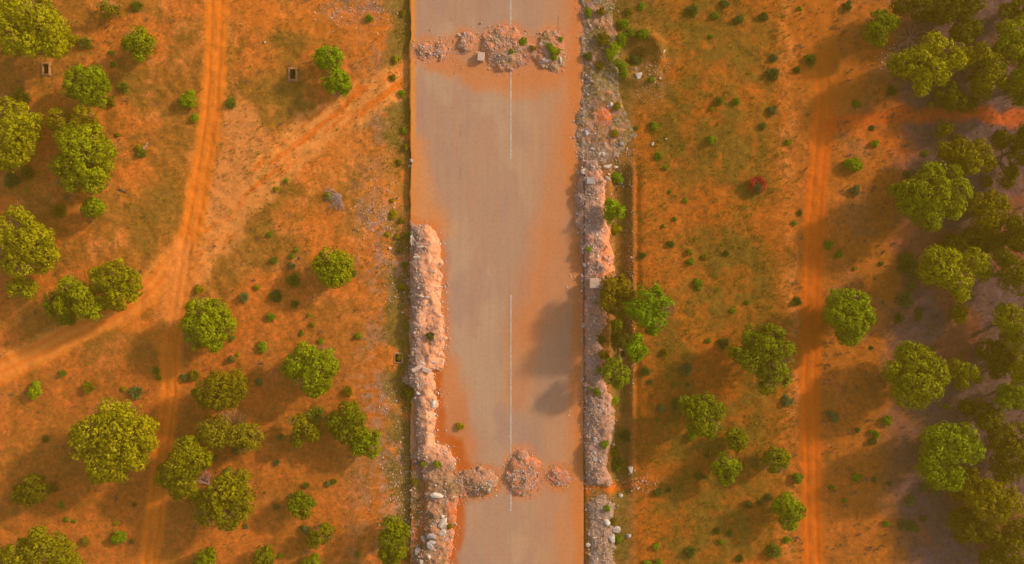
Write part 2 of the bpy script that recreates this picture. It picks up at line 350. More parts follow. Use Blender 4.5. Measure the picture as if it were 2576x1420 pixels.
def road_colour(x, y):
    n = len(x); fx = fbm(x/40, y/70, 151, 4)-.5
    f1 = fbm(x/70, y/160, 161, 4); f2 = fbm(x/9, y/120, 162, 3); f3 = fbm(x/20, y/20, 163, 4)
    col = np.tile(lin(175, 135, 109), (n, 1)); rough = np.full(n, .25)
    blend(col, rough, .8*sstep(.42, .58, f1), lin(183, 147, 117)); blend(col, rough, .6*sstep(.52, .64, fbm(x/55, y/130, 166, 4)), lin(166, 127, 110))
    blend(col, rough, .7*sstep(1290, 1420, x+(f1-.5)*160), lin(190, 130, 90)); blend(col, rough, .15*sstep(.54, .6, f2), lin(190, 124, 84))
    blend(col, rough, .10*sstep(.56, .62, fbm(x/3.2, y/260, 167, 2)), lin(140, 104, 86)); blend(col, rough, .10*sstep(.56, .6, fbm(x/2.4+3, y/300, 168, 2)), lin(196, 128, 84))
    xw = x+fx*30; yw = y+(fbm(x/50, y/50, 165, 3)-.5)*50
    # tyre-carried sand
    for pl, wd, k in (([(1455,-300),(1450,80),(1452,200),(1435,300),(1420,420),(1360,620),(1330,760),(1300,1000)], 46, .45),
                      ([(1458,-300),(1452,120),(1446,250),(1436,400),(1450,520),(1455,700),(1460,1100),(1458,1560)], 22, .8),
                      ([(1444,1560),(1430,1360),(1445,1200),(1455,1050)], 36, .4),
                      ([(1100,150),(1200,190),(1290,200),(1380,190),(1440,160)], 46, .75),
                      ([(1400,640),(1380,760),(1320,830)], 60, .35),
                      ([(1120,930),(1140,1010),(1150,1080),(1170,1140)], 46, .7)):
        m = k*sstep(wd*1.25, wd*.3, seg_dist(xw, yw, pl)); blend(col, rough, m, lin(204, 116, 58), .25)
    m = sstep(1051, 1040, x+4*(f3-.5)+0*x)*(y < 590); blend(col, rough, m, lin(222, 134, 58), .3)
    m = sstep(70, 20, seg_dist(xw, yw, [(1036,400),(1040,500),(1060,560),(1090,570)]))*.7*(y < 600); blend(col, rough, m, lin(216, 130, 66), .3)
    # sand against the rubble
    mh = np.full(n, -9.)
    for k, (poly, hm, wd) in MOUNDS.items():
        rad = {'left': 24, 'right': 18, 'low': 12, 'north': 14}.get(k, 26)
        px = [p[0] for p in poly]; py = [p[1] for p in poly]
        s = (x > min(px)-60) & (x < max(px)+60) & (y > min(py)-60) & (y < max(py)+60)
        if s.any():
            d = -sdf(x[s]+(f3[s]-.5)*18, y[s]+fx[s]*18, poly); m = sstep(rad, 0, d)*(.85 if k != 'right' else .6)
            cs, rs = col[s], rough[s]; blend(cs, rs, m, lin(206, 116, 56) if k in ('left', 'h6') else lin(208, 126, 80), .5); col[s] = cs; rough[s] = rs
    # damp red washout where the edge has broken away
    for pl, wd in (([(1104,950),(1106,1060),(1112,1100),(1150,1105)], 17), ([(1148,1120),(1160,1160),(1170,1178)], 20), ([(1160,1262),(1148,1330),(1140,1420),(1132,1560)], 22)):
        m = sstep(wd*1.3, wd*.4, seg_dist(xw, yw, pl))*.85; blend(col, rough, m, lin(186, 84, 20), .5)
    # broken, weedy pavement left of the lower rubble
    m = sstep(1120, 1170, y)*sstep(1078, 1060, x+20*(f3-.5))*.9; blend(col, rough, m, lin(136, 100, 82), 1.)
    m = sstep(1120, 1170, y)*sstep(1078, 1060, x)*sstep(.46, .56, fbm(x/12, y/50, 175, 3))*.9; blend(col, rough, m, lin(196, 88, 32), .8)
    m = sstep(1120, 1170, y)*sstep(1078, 1060, x)*sstep(.52, .62, fbm(x/14, y/30, 176, 3))*.8; blend(col, rough, m, lin(104, 84, 36), 1.)
    # hairline cracks
    for cx, y0, y1 in ((1157, 300, 345), (1157, 420, 450), (1404, 40, 80)):
        m = sstep(1.6, .4, np.abs(x-cx-(f3-.5)*2))*(y > y0)*(y < y1)*.5; blend(col, rough, m, lin(120, 84, 66))
    return np.clip(col, 0, 1), rough
def mound_colour(x, y, key):
    n = len(x); f1 = fbm(x/26, y/26, 171, 4); f2 = fbm(x/7, y/7, 172, 3); xw = x+(f1-.5)*40
    col = np.tile(lin(218, 140, 94), (n, 1)); rough = np.full(n, .75)
    blend(col, rough, .55*sstep(.45, .6, f1), lin(226, 158, 118)); blend(col, rough, .5*sstep(.54, .64, f2), lin(222, 120, 64))
    if key in ('north', 'low'):
        blend(col, rough, np.full(n, .8), lin(150, 96, 52), 1.); blend(col, rough, .9*sstep(.36, .52, f1), lin(108, 88, 32), 1.)
        blend(col, rough, .7*sstep(1500, 1478, xw)*sstep(.4, .55, f2), lin(142, 112, 100), 1.)
        blend(col, rough, sstep(1, .4, np.hypot((xw-1518)/30, (y-290)/34))*.9, lin(224, 104, 44))
        blend(col, rough, sstep(350, 400, y)*.7, lin(168, 132, 112))
    if key.startswith('h'):
        blend(col, rough, np.full(n, .8), lin(196, 104, 50)); blend(col, rough, .5*sstep(.5, .6, f1), lin(162, 98, 54), 1.); blend(col, rough, .5*sstep(.5, .62, f2), lin(176, 132, 112))
        if key == 'h4': blend(col, rough, .6*sstep(.5, .6, f1), lin(150, 118, 52))
        if key == 'h6': blend(col, rough, np.full(n, .6), lin(220, 100, 42))
    if key == 'left':
        blend(col, rough, .8*sstep(1074, 1050, xw), lin(150, 116, 104), 1.)  # left flank's shade painted as grey over the rubble tone
        blend(col, rough, .35*sstep(1070, 1085, xw)*(y < 1120), lin(236, 158, 108), .4)  # sunlit right side painted paler
        blend(col, rough, sstep(1120, 1175, y+(f1-.5)*60)*.8, lin(158, 100, 58), 1.); blend(col, rough, sstep(1180, 1220, y)*sstep(.46, .6, f1)*.75, lin(120, 88, 34), 1.)
        blend(col, rough, sstep(1200, 1240, y)*sstep(1075, 1055, xw)*sstep(.5, .6, fbm(x/12, y/60, 175, 3))*.8, lin(196, 84, 26), .6)
        blend(col, rough, sstep(1230, 1260, y)*sstep(1120, 1135, xw)*.8, lin(206, 100, 44), .5)
    if key == 'right':
        blend(col, rough, .85*sstep(1530, 1495, xw), lin(152, 116, 108), 1.)  # shade side painted greyer, on top of its own purple-grey gravel tone
        blend(col, rough, .4*sstep(.55, .64, f1), lin(222, 122, 62), .7)
        blend(col, rough, sstep(900, 1060, y)*.6, lin(144, 110, 94)); blend(col, rough, sstep(1508, 1522, xw)*sstep(560, 600, y)*sstep(720, 690, y)*.8, lin(232, 130, 78))
        blend(col, rough, sstep(1478, 1470, xw)*(y > 720)*.7, lin(190, 92, 44))
    return np.clip(col, 0, 1), rough

# ------------------------------------------------------------------ catalogue of trees (lobes in plan units)
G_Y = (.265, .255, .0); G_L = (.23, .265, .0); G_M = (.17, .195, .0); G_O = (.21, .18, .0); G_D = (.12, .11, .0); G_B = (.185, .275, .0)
TREES = []
def T(nick, label, col, lobes, h=None, gap=0., cat='tree'):
    TREES.append(dict(nick=nick, label=label, col=col, lobes=lobes, h=h, gap=gap, cat=cat))
T('the corner tree', 'large spreading olive tree filling the top left corner', G_Y, [(20,55,52),(66,28,60),(108,66,50),(130,110,30),(72,112,26),(40,95,38),(-30,20,60)])
T('the thin grey-green tree', 'faint thin-leaved tree at the top, right of the corner tree', G_O, [(268,22,20),(292,25,14)], 1.6, .5)
T('the kite-shaped tree', 'bright green kite-shaped tree with a pointed tail, upper left', G_L, [(342,95,26),(358,112,26),(330,108,18),(348,140,9)])
T('the ragged tree', 'ragged upright green tree below and right of the left pit', G_L, [(197,200,30),(232,200,30),(215,230,30),(248,215,22),(190,222,26),(246,250,17)])
T('the cut-off tree', 'yellow-green tree cut by the left edge, below the left pit', G_Y, [(12,292,48),(52,310,42),(30,345,48),(10,385,36),(40,390,24)])
T('the split-crown tree', 'loose tree with a split crown just above the tall shaggy tree', G_O, [(148,300,26),(208,295,28),(180,312,26),(230,318,18)], None, .3)
T('the tall shaggy tree', 'tall shaggy yellow-green tree, largest of the upper left', G_Y, [(178,345,32),(222,350,38),(252,375,26),(205,385,48),(170,418,32),(228,420,38),(232,462,24),(190,450,28)])
T('the upper twin tree', 'bright green round tree, upper of the twins beside the middle pit', G_B, [(830,146,29),(810,148,18)])
T('the lower twin tree', 'bright green round tree, lower of the twins beside the middle pit', G_B, [(838,200,25),(858,212,24),(848,222,18)])
T('the left edge giant', 'giant yellow-green tree at the left edge, halfway down the photo', G_Y, [(40,575,44),(10,620,52),(70,612,46),(100,645,36),(50,658,40),(122,640,20),(112,600,18)])
T('the yellow edge tree', 'small yellowish tree at the left edge under the giant one', G_Y, [(40,722,20),(65,725,22)])
T('the pale round tree', 'small pale round tree alone below the tall shaggy tree', G_L, [(236,521,21),(222,528,14)])
T('the fork tree', 'broad bright tree on the inside bend of the left dirt track', G_Y, [(285,692,34),(318,705,30),(258,705,28),(308,742,34),(282,758,18),(336,728,18)])
T('the hollow-crowned tree', 'yellow-green tree with a hollow crown left of the track bend', G_Y, [(172,722,24),(198,742,24),(160,770,22),(212,772,24),(236,785,20),(252,762,16)], None, .1)
T('the shaded green tree', 'darker green tree tucked under the hollow-crowned tree', G_M, [(138,762,24),(150,785,24),(172,795,16)], 3.0)
T('the track fork tree', 'round yellow-green tree just right of the fork of the tracks', G_L, [(505,782,32),(545,788,32),(562,820,26),(522,826,40),(482,820,24),(492,850,24),(540,852,26),(538,873,10)], None, .05)
T('the two-tone tree', 'olive tree with green right half, below the track fork tree', G_O, [(518,985,28),(552,965,28),(590,962,28),(602,985,18),(545,1000,28),(515,1012,14),(575,1003,22)], None, .1)
T('the golden tree', 'golden tree in two low halves joined by bare brown twigs', (.25,.19,.004), [(540,1085,32),(520,1080,22),(545,1108,18),(598,1098,24),(628,1098,28),(612,1114,20)], 3.2, .1)
T('the biggest tree', 'biggest tree of the lower left, spreading crown left of the track', G_Y, [(275,1038,30),(322,1042,28),(290,1070,45),(342,1090,42),(240,1085,38),(212,1120,32),(300,1130,45),(255,1165,35),(332,1148,36),(248,1192,20),(288,1186,24),(368,1112,20),(205,1090,22)], 6.0, .08)
T('the dark left tree', 'dark green round tree near the lower left edge', G_D, [(75,1222,24),(52,1240,20),(96,1240,20),(75,1252,18)])
T('the leaning tree', 'leaning yellow-green tree hanging over the lower left track', G_O, [(465,1130,26),(492,1160,32),(450,1168,35),(428,1195,28),(460,1213,28),(445,1238,14),(508,1160,20)])
T('the wide bottom tree', 'wide olive tree beside the purple dead branches, lower left', G_O, [(592,1205,30),(565,1238,38),(602,1258,32),(538,1268,34),(518,1292,26),(578,1290,35),(570,1314,18),(484,1240,13)])
T('the bottom left corner tree', 'yellow-olive tree in the bottom left corner', G_O, [(50,1395,32),(108,1385,34),(18,1405,30),(150,1402,24),(95,1350,16),(180,1420,20)])
T('the round bottom tree', 'round green tree cut by the bottom edge right of the track', G_M, [(515,1408,22),(505,1425,16)])
T('the heart tree', 'rounded bright green tree left of the left rubble bank', G_L, [(828,650,26),(858,664,27),(830,686,28),(856,692,22),(810,668,20),(842,708,12)])
T('the middle field tree', 'large round green tree in the middle of the left field', G_L, [(768,888,25),(810,896,28),(748,918,30),(798,928,36),(830,922,18),(772,948,32),(808,960,25),(786,986,11),(735,930,20)])
T('the dark twin crown', 'large green crown joined to a smaller one at its lower right', G_M, [(875,1038,26),(893,1056,22),(848,1062,27),(870,1088,28),(892,1080,18)])
T('the small twin crown', 'smaller green crown touching the lower right of a larger one', G_L, [(926,1100,26),(905,1122,19),(932,1128,20)])
T('the loose yellow tree', 'loose yellow-green tree left of the joined crowns', G_O, [(745,1060,17),(764,1078,20),(750,1104,16),(786,1092,14)], None, .2)
T('the lower field tree', 'rounded green tree alone in the lower left field', G_M, [(752,1264,22),(760,1284,20),(770,1268,14)])
T('the hazy tree', 'dull thin-crowned tree near the bottom, left of the rubble', G_O, [(805,1345,24),(822,1340,16),(790,1362,16)], 2.0, .35)
T('the bottom road tree', 'tall olive green tree near the bottom beside the left rubble bank', G_M, [(985,1325,24),(1005,1345,23),(980,1360,24),(1002,1380,20),(970,1390,14),(982,1412,16)])
T('the half-seen bottom tree', 'green tree at the bottom edge below the lower left field', G_M, [(664,1402,21),(655,1418,16)])
T('the low bottom bush tree', 'low green tree on the bottom edge below the hazy tree', G_M, [(790,1415,16),(775,1422,14)], 1.5)
T('the ditch round tree', 'small round bright tree in the ditch beside the right rubble bank', G_B, [(1540,525,18),(1552,535,16),(1542,542,14)], 2.6)
T('the orange-tipped tree', 'orange and green tree touching the square concrete block', (.26,.17,.003), [(1545,714,26),(1570,724,20),(1540,758,26),(1530,738,18),(1555,778,18),(1580,742,14)], 4.4, .12)
T('the big ditch tree', 'big bright green tree right of the orange-tipped tree', G_B, [(1635,755,34),(1662,770,28),(1618,790,28),(1650,806,25),(1598,778,22),(1640,825,12)], 6.2)
T('the narrow ditch tree', 'narrow bright green tree below the big ditch tree', G_B, [(1602,856,12),(1594,878,16),(1610,884,14),(1597,896,11)], 3.0)
T('the lime tree', 'lime green tree growing on the outer foot of the right bank', (.19,.235,.004), [(1545,923,22),(1560,943,21),(1534,943,17),(1553,960,11)], 4.2)
T('the moth-eaten tree', 'very large gappy tree left of the right dirt track', G_M, [(1898,850,27),(1942,845,26),(1965,890,30),(1925,880,30),(1942,930,34),(1930,968,20),(1890,910,22),(1860,890,18),(1965,945,22)], 5.2, .25)
T('the lower right field tree', 'rounded dark green tree below left of the moth-eaten tree', G_M, [(1770,1018,28),(1800,1034,20),(1742,1030,22),(1770,1064,32),(1750,1068,20),(1790,1078,20),(1722,1015,14)])
T('the five-sided tree', 'smallish green tree right of the lower right field tree', G_M, [(1855,1110,21),(1843,1094,12),(1866,1100,13)])
T('the tapering tree', 'bright green tree tapering downward in the lower right field', G_L, [(1820,1168,24),(1840,1180,18),(1825,1202,16),(1805,1178,14)])
T('the track side round tree', 'round green tree left of the lower right dirt track', G_M, [(1952,1158,28),(1965,1152,18)])
T('the lowest track tree', 'pointed green tree touching the right track near the bottom', G_L, [(1978,1268,24),(2000,1288,21),(1986,1312,19),(1964,1275,14)])
T('the open ground tree', 'bright green tree alone right of the right dirt track', G_L, [(2112,756,28),(2152,760,28),(2172,795,24),(2190,800,10),(2130,802,38),(2105,790,28),(2135,842,25),(2155,822,26)], None, .1)
T('the upper east tree', 'upright green tree above and left of the big pale-topped tree', G_M, [(2214,45,19),(2238,60,20),(2206,82,24),(2212,103,12)])
T('the big pale-topped tree', 'big pale-topped tree beside the reddish dead tree, upper right', G_Y, [(2378,128,38),(2345,112,24),(2402,150,20),(2302,158,36),(2262,165,22),(2348,178,30),(2372,188,14),(2325,195,20),(2318,222,14)], 5.0, .05)
T('the brown-tinged tree', 'dull brown-tinged tree behind the big pale-topped tree', G_O, [(2432,145,22),(2470,140,25),(2498,158,24),(2488,200,32),(2518,200,20),(2472,228,18)], 3.6, .2)
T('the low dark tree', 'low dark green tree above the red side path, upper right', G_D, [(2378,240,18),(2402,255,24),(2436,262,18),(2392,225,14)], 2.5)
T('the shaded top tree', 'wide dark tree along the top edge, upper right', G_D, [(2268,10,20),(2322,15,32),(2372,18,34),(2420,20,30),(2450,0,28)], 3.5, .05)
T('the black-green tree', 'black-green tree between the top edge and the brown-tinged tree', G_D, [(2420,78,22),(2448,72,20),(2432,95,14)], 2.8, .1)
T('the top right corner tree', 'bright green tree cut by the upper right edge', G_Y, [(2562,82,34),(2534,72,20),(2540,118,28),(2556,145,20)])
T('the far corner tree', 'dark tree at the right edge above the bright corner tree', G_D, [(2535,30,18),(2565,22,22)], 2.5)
T('the small path tree', 'small yellow-green tree below the red side path', G_O, [(2378,322,14),(2372,332,9)], 1.8)
T('the squat tree', 'squat olive tree right of and below the small path tree', G_O, [(2375,380,16),(2418,380,26),(2462,384,28),(2440,408,26),(2480,412,17)], 3.8)
T('the huge round tree', 'huge round bright-sided tree, largest of the right edge woods', G_Y, [(2342,440,28),(2390,442,24),(2405,480,32),(2398,520,25),(2342,488,42),(2292,478,24),(2330,535,34),(2345,562,14),(2255,482,14),(2290,520,22)], 5.4)
T('the dusky tree', 'dusky thin tree lower right of the huge round tree', G_O, [(2468,512,26),(2506,500,24),(2520,540,27),(2480,550,28),(2492,578,18)], 3.6, .2)
T('the right rim bush tree', 'dark tree at the right edge, above the dusky tree', G_D, [(2535,450,18),(2545,432,14),(2522,352,20)], 2.4)
T('the bright-tipped tree', 'broad tree with pale right tip, below the huge round tree', G_Y, [(2352,648,24),(2388,650,22),(2372,682,32),(2410,702,32),(2452,656,28),(2468,682,20),(2340,690,22),(2420,738,16)], 5.0, .15)
T('the low shade tree', 'low dark tree in the shade above the bright-tipped tree', G_D, [(2402,612,24),(2448,602,26),(2480,612,22)], 2.4, .1)
T('the round yellow bush tree', 'small oval yellowish tree below the bright-tipped tree', G_O, [(2414,782,15),(2416,796,12)], 1.5)
T('the pale east tree', 'big tree with glowing right side, lower right woods', G_Y, [(2290,892,28),(2320,900,26),(2346,930,32),(2362,950,17),(2340,978,26),(2302,950,44),(2246,930,20),(2280,992,28),(2312,1005,18)], 5.2)
T('the half-lit tree', 'small half-lit tree right of the glowing big tree', G_O, [(2438,935,22),(2410,930,22),(2455,945,14),(2420,962,14)], 3.2)
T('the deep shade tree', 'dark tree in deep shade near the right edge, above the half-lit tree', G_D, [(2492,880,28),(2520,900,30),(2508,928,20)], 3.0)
T('the right edge olive tree', 'olive tree cut by the right edge, lower middle', G_Y, [(2552,800,34),(2572,832,34),(2530,788,20),(2556,862,22)], 4.6)
T('the lower right rim tree', 'dim green tree on the right edge below the deep shade tree', G_M, [(2542,982,26),(2565,1002,24),(2530,1012,18)], 3.6)
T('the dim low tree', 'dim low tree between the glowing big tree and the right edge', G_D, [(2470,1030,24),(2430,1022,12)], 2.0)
T('the hooked tree', 'large tree with a hooked lower tip, lower right', G_L, [(2350,1100,22),(2382,1100,34),(2428,1100,30),(2446,1140,24),(2400,1130,34),(2350,1150,28),(2402,1195,20),(2396,1218,14),(2340,1188,26),(2362,1206,22)], 5.0)
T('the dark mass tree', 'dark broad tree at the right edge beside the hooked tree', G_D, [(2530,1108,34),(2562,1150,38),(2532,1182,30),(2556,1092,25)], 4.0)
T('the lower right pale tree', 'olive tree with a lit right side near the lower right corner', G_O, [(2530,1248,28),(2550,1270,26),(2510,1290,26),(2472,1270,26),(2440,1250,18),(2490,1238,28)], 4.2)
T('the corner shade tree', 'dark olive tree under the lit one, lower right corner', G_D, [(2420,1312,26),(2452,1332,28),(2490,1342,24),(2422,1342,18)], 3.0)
T('the upper rim tree', 'tree added for its shade at the right edge below the top right corner', G_M, [(2585,205,34),(2600,170,30),(2592,240,30)], 4.8)  # this and the next four: edge trees added to block sun and shade the woods
T('the red path rim tree', 'tree added for its shade at the right edge just below the red side path', G_D, [(2596,385,36),(2590,345,26)], 4.8)
T('the shady rim tree', 'dark tree at the right rim beside the dusky tree', G_D, [(2575,560,30),(2592,600,34),(2562,610,18)], 4.8)
T('the bare-ground rim tree', 'dark tree at the right rim, level with the bright-tipped tree', G_D, [(2555,680,28),(2580,710,34),(2525,648,16)], 5.5)
T('the middle rim tree', 'dull tree at the right rim just below the olive edge tree', G_O, [(2585,915,34),(2570,938,24)], 4.8)
T('the hooked neighbour', 'dim small tree between the hooked tree and the dark mass', G_D, [(2488,1065,22),(2505,1050,16)], 3.0)
T('the understory tree', 'dark low tree directly below the dusky tree', G_D, [(2500,618,20),(2522,600,14)], 2.6)
T('the shadow side bush tree', 'dark low tree filling the gap below the hooked tree', G_D, [(2440,1205,24),(2465,1225,20),(2412,1240,14)], 2.8)
T('the last corner tree', 'dark tree filling the bottom right corner', G_D, [(2545,1385,38),(2565,1342,30),(2500,1410,26)], 3.5)

# ------------------------------------------------------------------ structure: ground, road, lane line
gx = axis(-60, 2640, 4.2, 3000.); gy = axis(-60, 1480, 4.2, 3000.)
def build_ground():
    X, Y = np.meshgrid(gx, gy); x = X.ravel(); y = Y.ravel()
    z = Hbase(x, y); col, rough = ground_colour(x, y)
    V = np.stack([(x-1288)*S, (710-y)*S, z], 1)
    nx, ny = len(gx), len(gy); i = np.arange((nx-1)*(ny-1)); r = i//(nx-1); c = i % (nx-1)
    a = r*nx+c; F = np.stack([a, a+nx, a+nx+1, a+1], 1)
    cx = (gx[c]+gx[c+1])/2; cy = (gy[r]+gy[r+1])/2; keep = np.ones(len(F), bool)
    for px, py, w_, h_ in PITS: keep &= ~((np.abs(cx-px) < w_+2.5) & (np.abs(cy-py) < h_+2.5))
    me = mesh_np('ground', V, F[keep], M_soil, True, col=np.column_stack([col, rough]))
    obj('ground', me, kind='structure')
build_ground()
def build_road():
    xs = np.concatenate([[RX0], np.arange(RX0+3, RX1, 3.), [RX1]]); ys = axis(-60, 1480, 4.2, 3000.)
    X, Y = np.meshgrid(xs, ys); x = X.ravel(); y = Y.ravel(); nx, ny = len(xs), len(ys)
    xe = x.copy()
    e0 = (x == RX0); xe[e0] += (fbm(y[e0]/14, y[e0]*0, 7, 3)-.5)*6+(fbm(y[e0]/70, y[e0]*0, 17, 2)-.5)*9
    z = (fbm(x/60, y/60, 8, 2)-.5)*.03
    col, rough = road_colour(x, y)
    V = np.stack([(xe-1288)*S, (710-y)*S, z], 1)
    i = np.arange((nx-1)*(ny-1)); r = i//(nx-1); c = i % (nx-1); a = r*nx+c
    F = np.stack([a, a+nx, a+nx+1, a+1], 1)
    # slab sides
    n0 = len(V); L = V[0::nx].copy(); L[:, 2] -= .5; L[:, 0] -= .06; Rr = V[nx-1::nx].copy(); Rr[:, 2] -= .5
    V = np.vstack([V, L, Rr]); cl = lin(150, 84, 40); col = np.vstack([col, np.tile(cl, (2*ny, 1))]); rough = np.concatenate([rough, np.ones(2*ny)])
    j = np.arange(ny-1); F1 = np.stack([j*nx, n0+j, n0+j+1, (j+1)*nx], 1)
    F2 = np.stack([j*nx+nx-1, (j+1)*nx+nx-1, n0+ny+j+1, n0+ny+j], 1)
    obj('road', mesh_np('road', V, np.vstack([F, F1, F2]), M_road, True, col=np.column_stack([col, rough])), kind='structure')
build_road()
def build_line(y0, y1):
    ys = np.arange(y0, y1+1, 4.); n = len(ys)
    w0 = 1283.3+(fbm(ys/6, ys*0, 3, 3)-.5)*.9; w1 = 1287.0+(fbm(ys/6, ys*0+5, 4, 3)-.5)*.9
    V = []
    for q in (w0, w1): V.append(np.stack([(q-1288)*S, (710-ys)*S, (fbm(q/60, ys/60, 8, 2)-.5)*.03+.006], 1))
    V = np.vstack(V); j = np.arange(n-1); F = np.stack([j, j+1, n+j+1, n+j], 1)[:, ::-1]
    obj('lane_line', mesh_np('lane_line', V, F, M_paint), kind='structure')
for y0, y1 in ((-500, 403), (742, 1287), (1630, 2170)): build_line(y0, y1)

# rubble banks and heaps
MLAB = dict(
 left=('rubble_bank', 'long pale bank of rubble and soil along the left road edge', 'rubble bank'),
 right=('rubble_bank', 'long straight bank of grey rubble along the right road edge', 'rubble bank'),
 low=('rubble_bank', 'low flattened rubble bank at the bottom right of the road', 'rubble bank'),
 north=('rubble_bank', 'low weedy rubble bank at the top right of the road', 'rubble bank'),
 h1=('rubble_heap', 'leftmost small orange heap across the road at the top', 'rubble heap'),
 h2=('rubble_heap', 'small heap with a dark hollow, second from left across the road', 'rubble heap'),
 h3=('rubble_heap', 'round heap with a white stone on its upper left edge', 'rubble heap'),
 h4=('rubble_heap', 'largest weedy double heap blocking the road at the top', 'rubble heap'),
 h5=('rubble_heap', 'tall oval heap on the centre line near the bottom', 'rubble heap'),
 h6=('rubble_heap', 'small round orange heap right of the oval heap near the bottom', 'rubble heap'))
for key, (poly, hm, wd) in MOUNDS.items():
    px = [p[0] for p in poly]; py = [p[1] for p in poly]; st = 2.4
    xs = np.arange(min(px)-11, max(px)+11, st); ys = np.arange(min(py)-11, max(py)+11, st)
    X, Y = np.meshgrid(xs, ys); x = X.ravel(); y = Y.ravel(); nx, ny = len(xs), len(ys)
    mh = mound_h(x, y, key); z = base0(x, y)+mh
    cx, cy = (min(px)+max(px))/2, (min(py)+max(py))/2; ox, oy = W(cx, cy)
    col, rough = mound_colour(x, y, key)
    V = np.stack([(x-1288)*S-ox, (710-y)*S-oy, z], 1)
    i = np.arange((nx-1)*(ny-1)); r = i//(nx-1); c = i % (nx-1); a = r*nx+c
    F = np.stack([a, a+nx, a+nx+1, a+1], 1); F = F[(mh[F] > -.16).all(1)]
    used = np.unique(F); rm = np.full(len(V), -1); rm[used] = np.arange(len(used))
    nm, lb, ct = MLAB[key]
    o = obj(nm, mesh_np(nm, V[used], rm[F], M_mound, True, col=np.column_stack([col, rough])[used]), label=lb, category=ct)
    o['group'] = 'rubble banks beside the road' if key in ('left', 'right', 'low', 'north') else 'rubble heaps across the road'
    o.location = (ox, oy, 0)

# ------------------------------------------------------------------ foliage
def unit(v): return v/np.maximum(np.linalg.norm(v, axis=-1, keepdims=True), 1e-9)
def leaf_quads(P, Nn, size, var, rg, aspect=.6):
    t = unit(np.cross(Nn, rg.normal(size=P.shape))); u = np.cross(Nn, t); s = size[:, None]
    V = np.stack([P-t*s, P-u*s*aspect+t*s*.1, P+t*s, P+u*s*aspect+t*s*.1], 1).reshape(-1, 3)
    F = np.arange(len(P)*4).reshape(-1, 4)
    return V, F, var
def crown_arrays(lobes, rg, spacing=.36, per=24, leaf=.105, gap=0., flat=1.0):
    """lobes: list of (x,y,z,r) in local metres"""
    L = np.array(lobes); Ps, Ns, Ss, Vs = [], [], [], []
    for k, (cx, cy, cz, r) in enumerate(L):
        area = 2*math.pi*r*r*1.15; n = int(area/(spacing**2))+5
        i = np.arange(n)+.5; zz = 1-i/n*1.55; ph = i*2.399963+rg.random()*6
        q = np.sqrt(np.clip(1-zz*zz, 0, 1)); d = np.stack([q*np.cos(ph), q*np.sin(ph), zz], 1)
        d = unit(d+rg.normal(size=d.shape)*.10)
        amp = .80+.34*vn(d[:, 0]*2.3+k*7, d[:, 1]*2.3+d[:, 2]*2, 9+k)+rg.normal(size=n)*.045
        p = np.stack([cx+d[:, 0]*r*amp, cy+d[:, 1]*r*amp, cz+d[:, 2]*r*flat*amp], 1)
        ins = np.zeros(n, bool)
        for j, (ax, ay, az, ar) in enumerate(L):
            if j != k: ins |= (((p[:, 0]-ax)**2+(p[:, 1]-ay)**2+((p[:, 2]-az)/flat)**2) < (ar*.78)**2)
        if gap > 0: ins |= (vn(p[:, 0]*1.5+3, p[:, 1]*1.5, 13+k) < gap+.12) & (rg.random(n) < .92)
        p = p[~ins]; d = d[~ins]; m = len(p)
        cr = spacing*rg.uniform(.55, .98, m)
        cv = np.clip(.5+(vn(p[:, 0]*1.1+5*k, p[:, 1]*1.1+3, 33)-.5)*.55+rg.normal(0, .12, m), .08, .98)
        e = unit(rg.normal(size=(m, per, 3))+d[:, None, :]*.75)
        P = p[:, None, :]+e*cr[:, None, None]*rg.uniform(.75, 1.1, (m, per, 1))*np.array([1, 1, .8])
        Nn = unit(e+d[:, None, :]*.25+rg.normal(size=e.shape)*.38)
        Ps.append(P.reshape(-1, 3)); Ns.append(Nn.reshape(-1, 3)); Ss.append(leaf*rg.uniform(.65, 1.3, m*per))
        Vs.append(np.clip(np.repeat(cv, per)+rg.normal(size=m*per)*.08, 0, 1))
        # inner leaves that close the crown
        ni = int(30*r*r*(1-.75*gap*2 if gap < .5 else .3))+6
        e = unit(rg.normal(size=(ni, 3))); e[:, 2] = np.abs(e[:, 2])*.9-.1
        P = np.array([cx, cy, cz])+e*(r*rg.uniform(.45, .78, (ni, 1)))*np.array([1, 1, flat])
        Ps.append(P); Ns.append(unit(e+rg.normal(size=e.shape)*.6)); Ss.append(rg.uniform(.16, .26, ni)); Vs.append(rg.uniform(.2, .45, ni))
    P = np.vstack(Ps); return leaf_quads(P, np.vstack(Ns), np.concatenate(Ss), np.concatenate(Vs), rg)
def tube(pts, rad, n=6):
    pts = np.array(pts, float); V, F = [], []
    for i, p in enumerate(pts):
        d = unit((pts[min(i+1, len(pts)-1)]-pts[max(i-1, 0)])[None])[0]
        a = np.cross(d, [0, 0, 1.]) if abs(d[2]) < .9 else np.cross(d, [1., 0, 0]); a = a/np.linalg.norm(a); b = np.cross(d, a)
        for k in range(n):
            t = 2*math.pi*k/n; V.append(p+(a*math.cos(t)+b*math.sin(t))*rad[i])
    for i in range(len(pts)-1):
        for k in range(n): F.append((i*n+k, i*n+(k+1) % n, (i+1)*n+(k+1) % n, (i+1)*n+k))
    return np.array(V), np.array(F)
def join(parts):
    V, F, o = [], [], 0
    for v, f in parts: V.append(v); F.append(f+o); o += len(v)
    return np.vstack(V), np.vstack(F)
def bend(a, b, n=5, j=.12, rg=random):
    a = np.array(a, float); b = np.array(b, float); L = np.linalg.norm(b-a)
    return [a+(b-a)*i/(n-1)+(np.array([rg.uniform(-1, 1), rg.uniform(-1, 1), rg.uniform(-.6, .6)])*L*j if 0 < i < n-1 else 0) for i in range(n)]

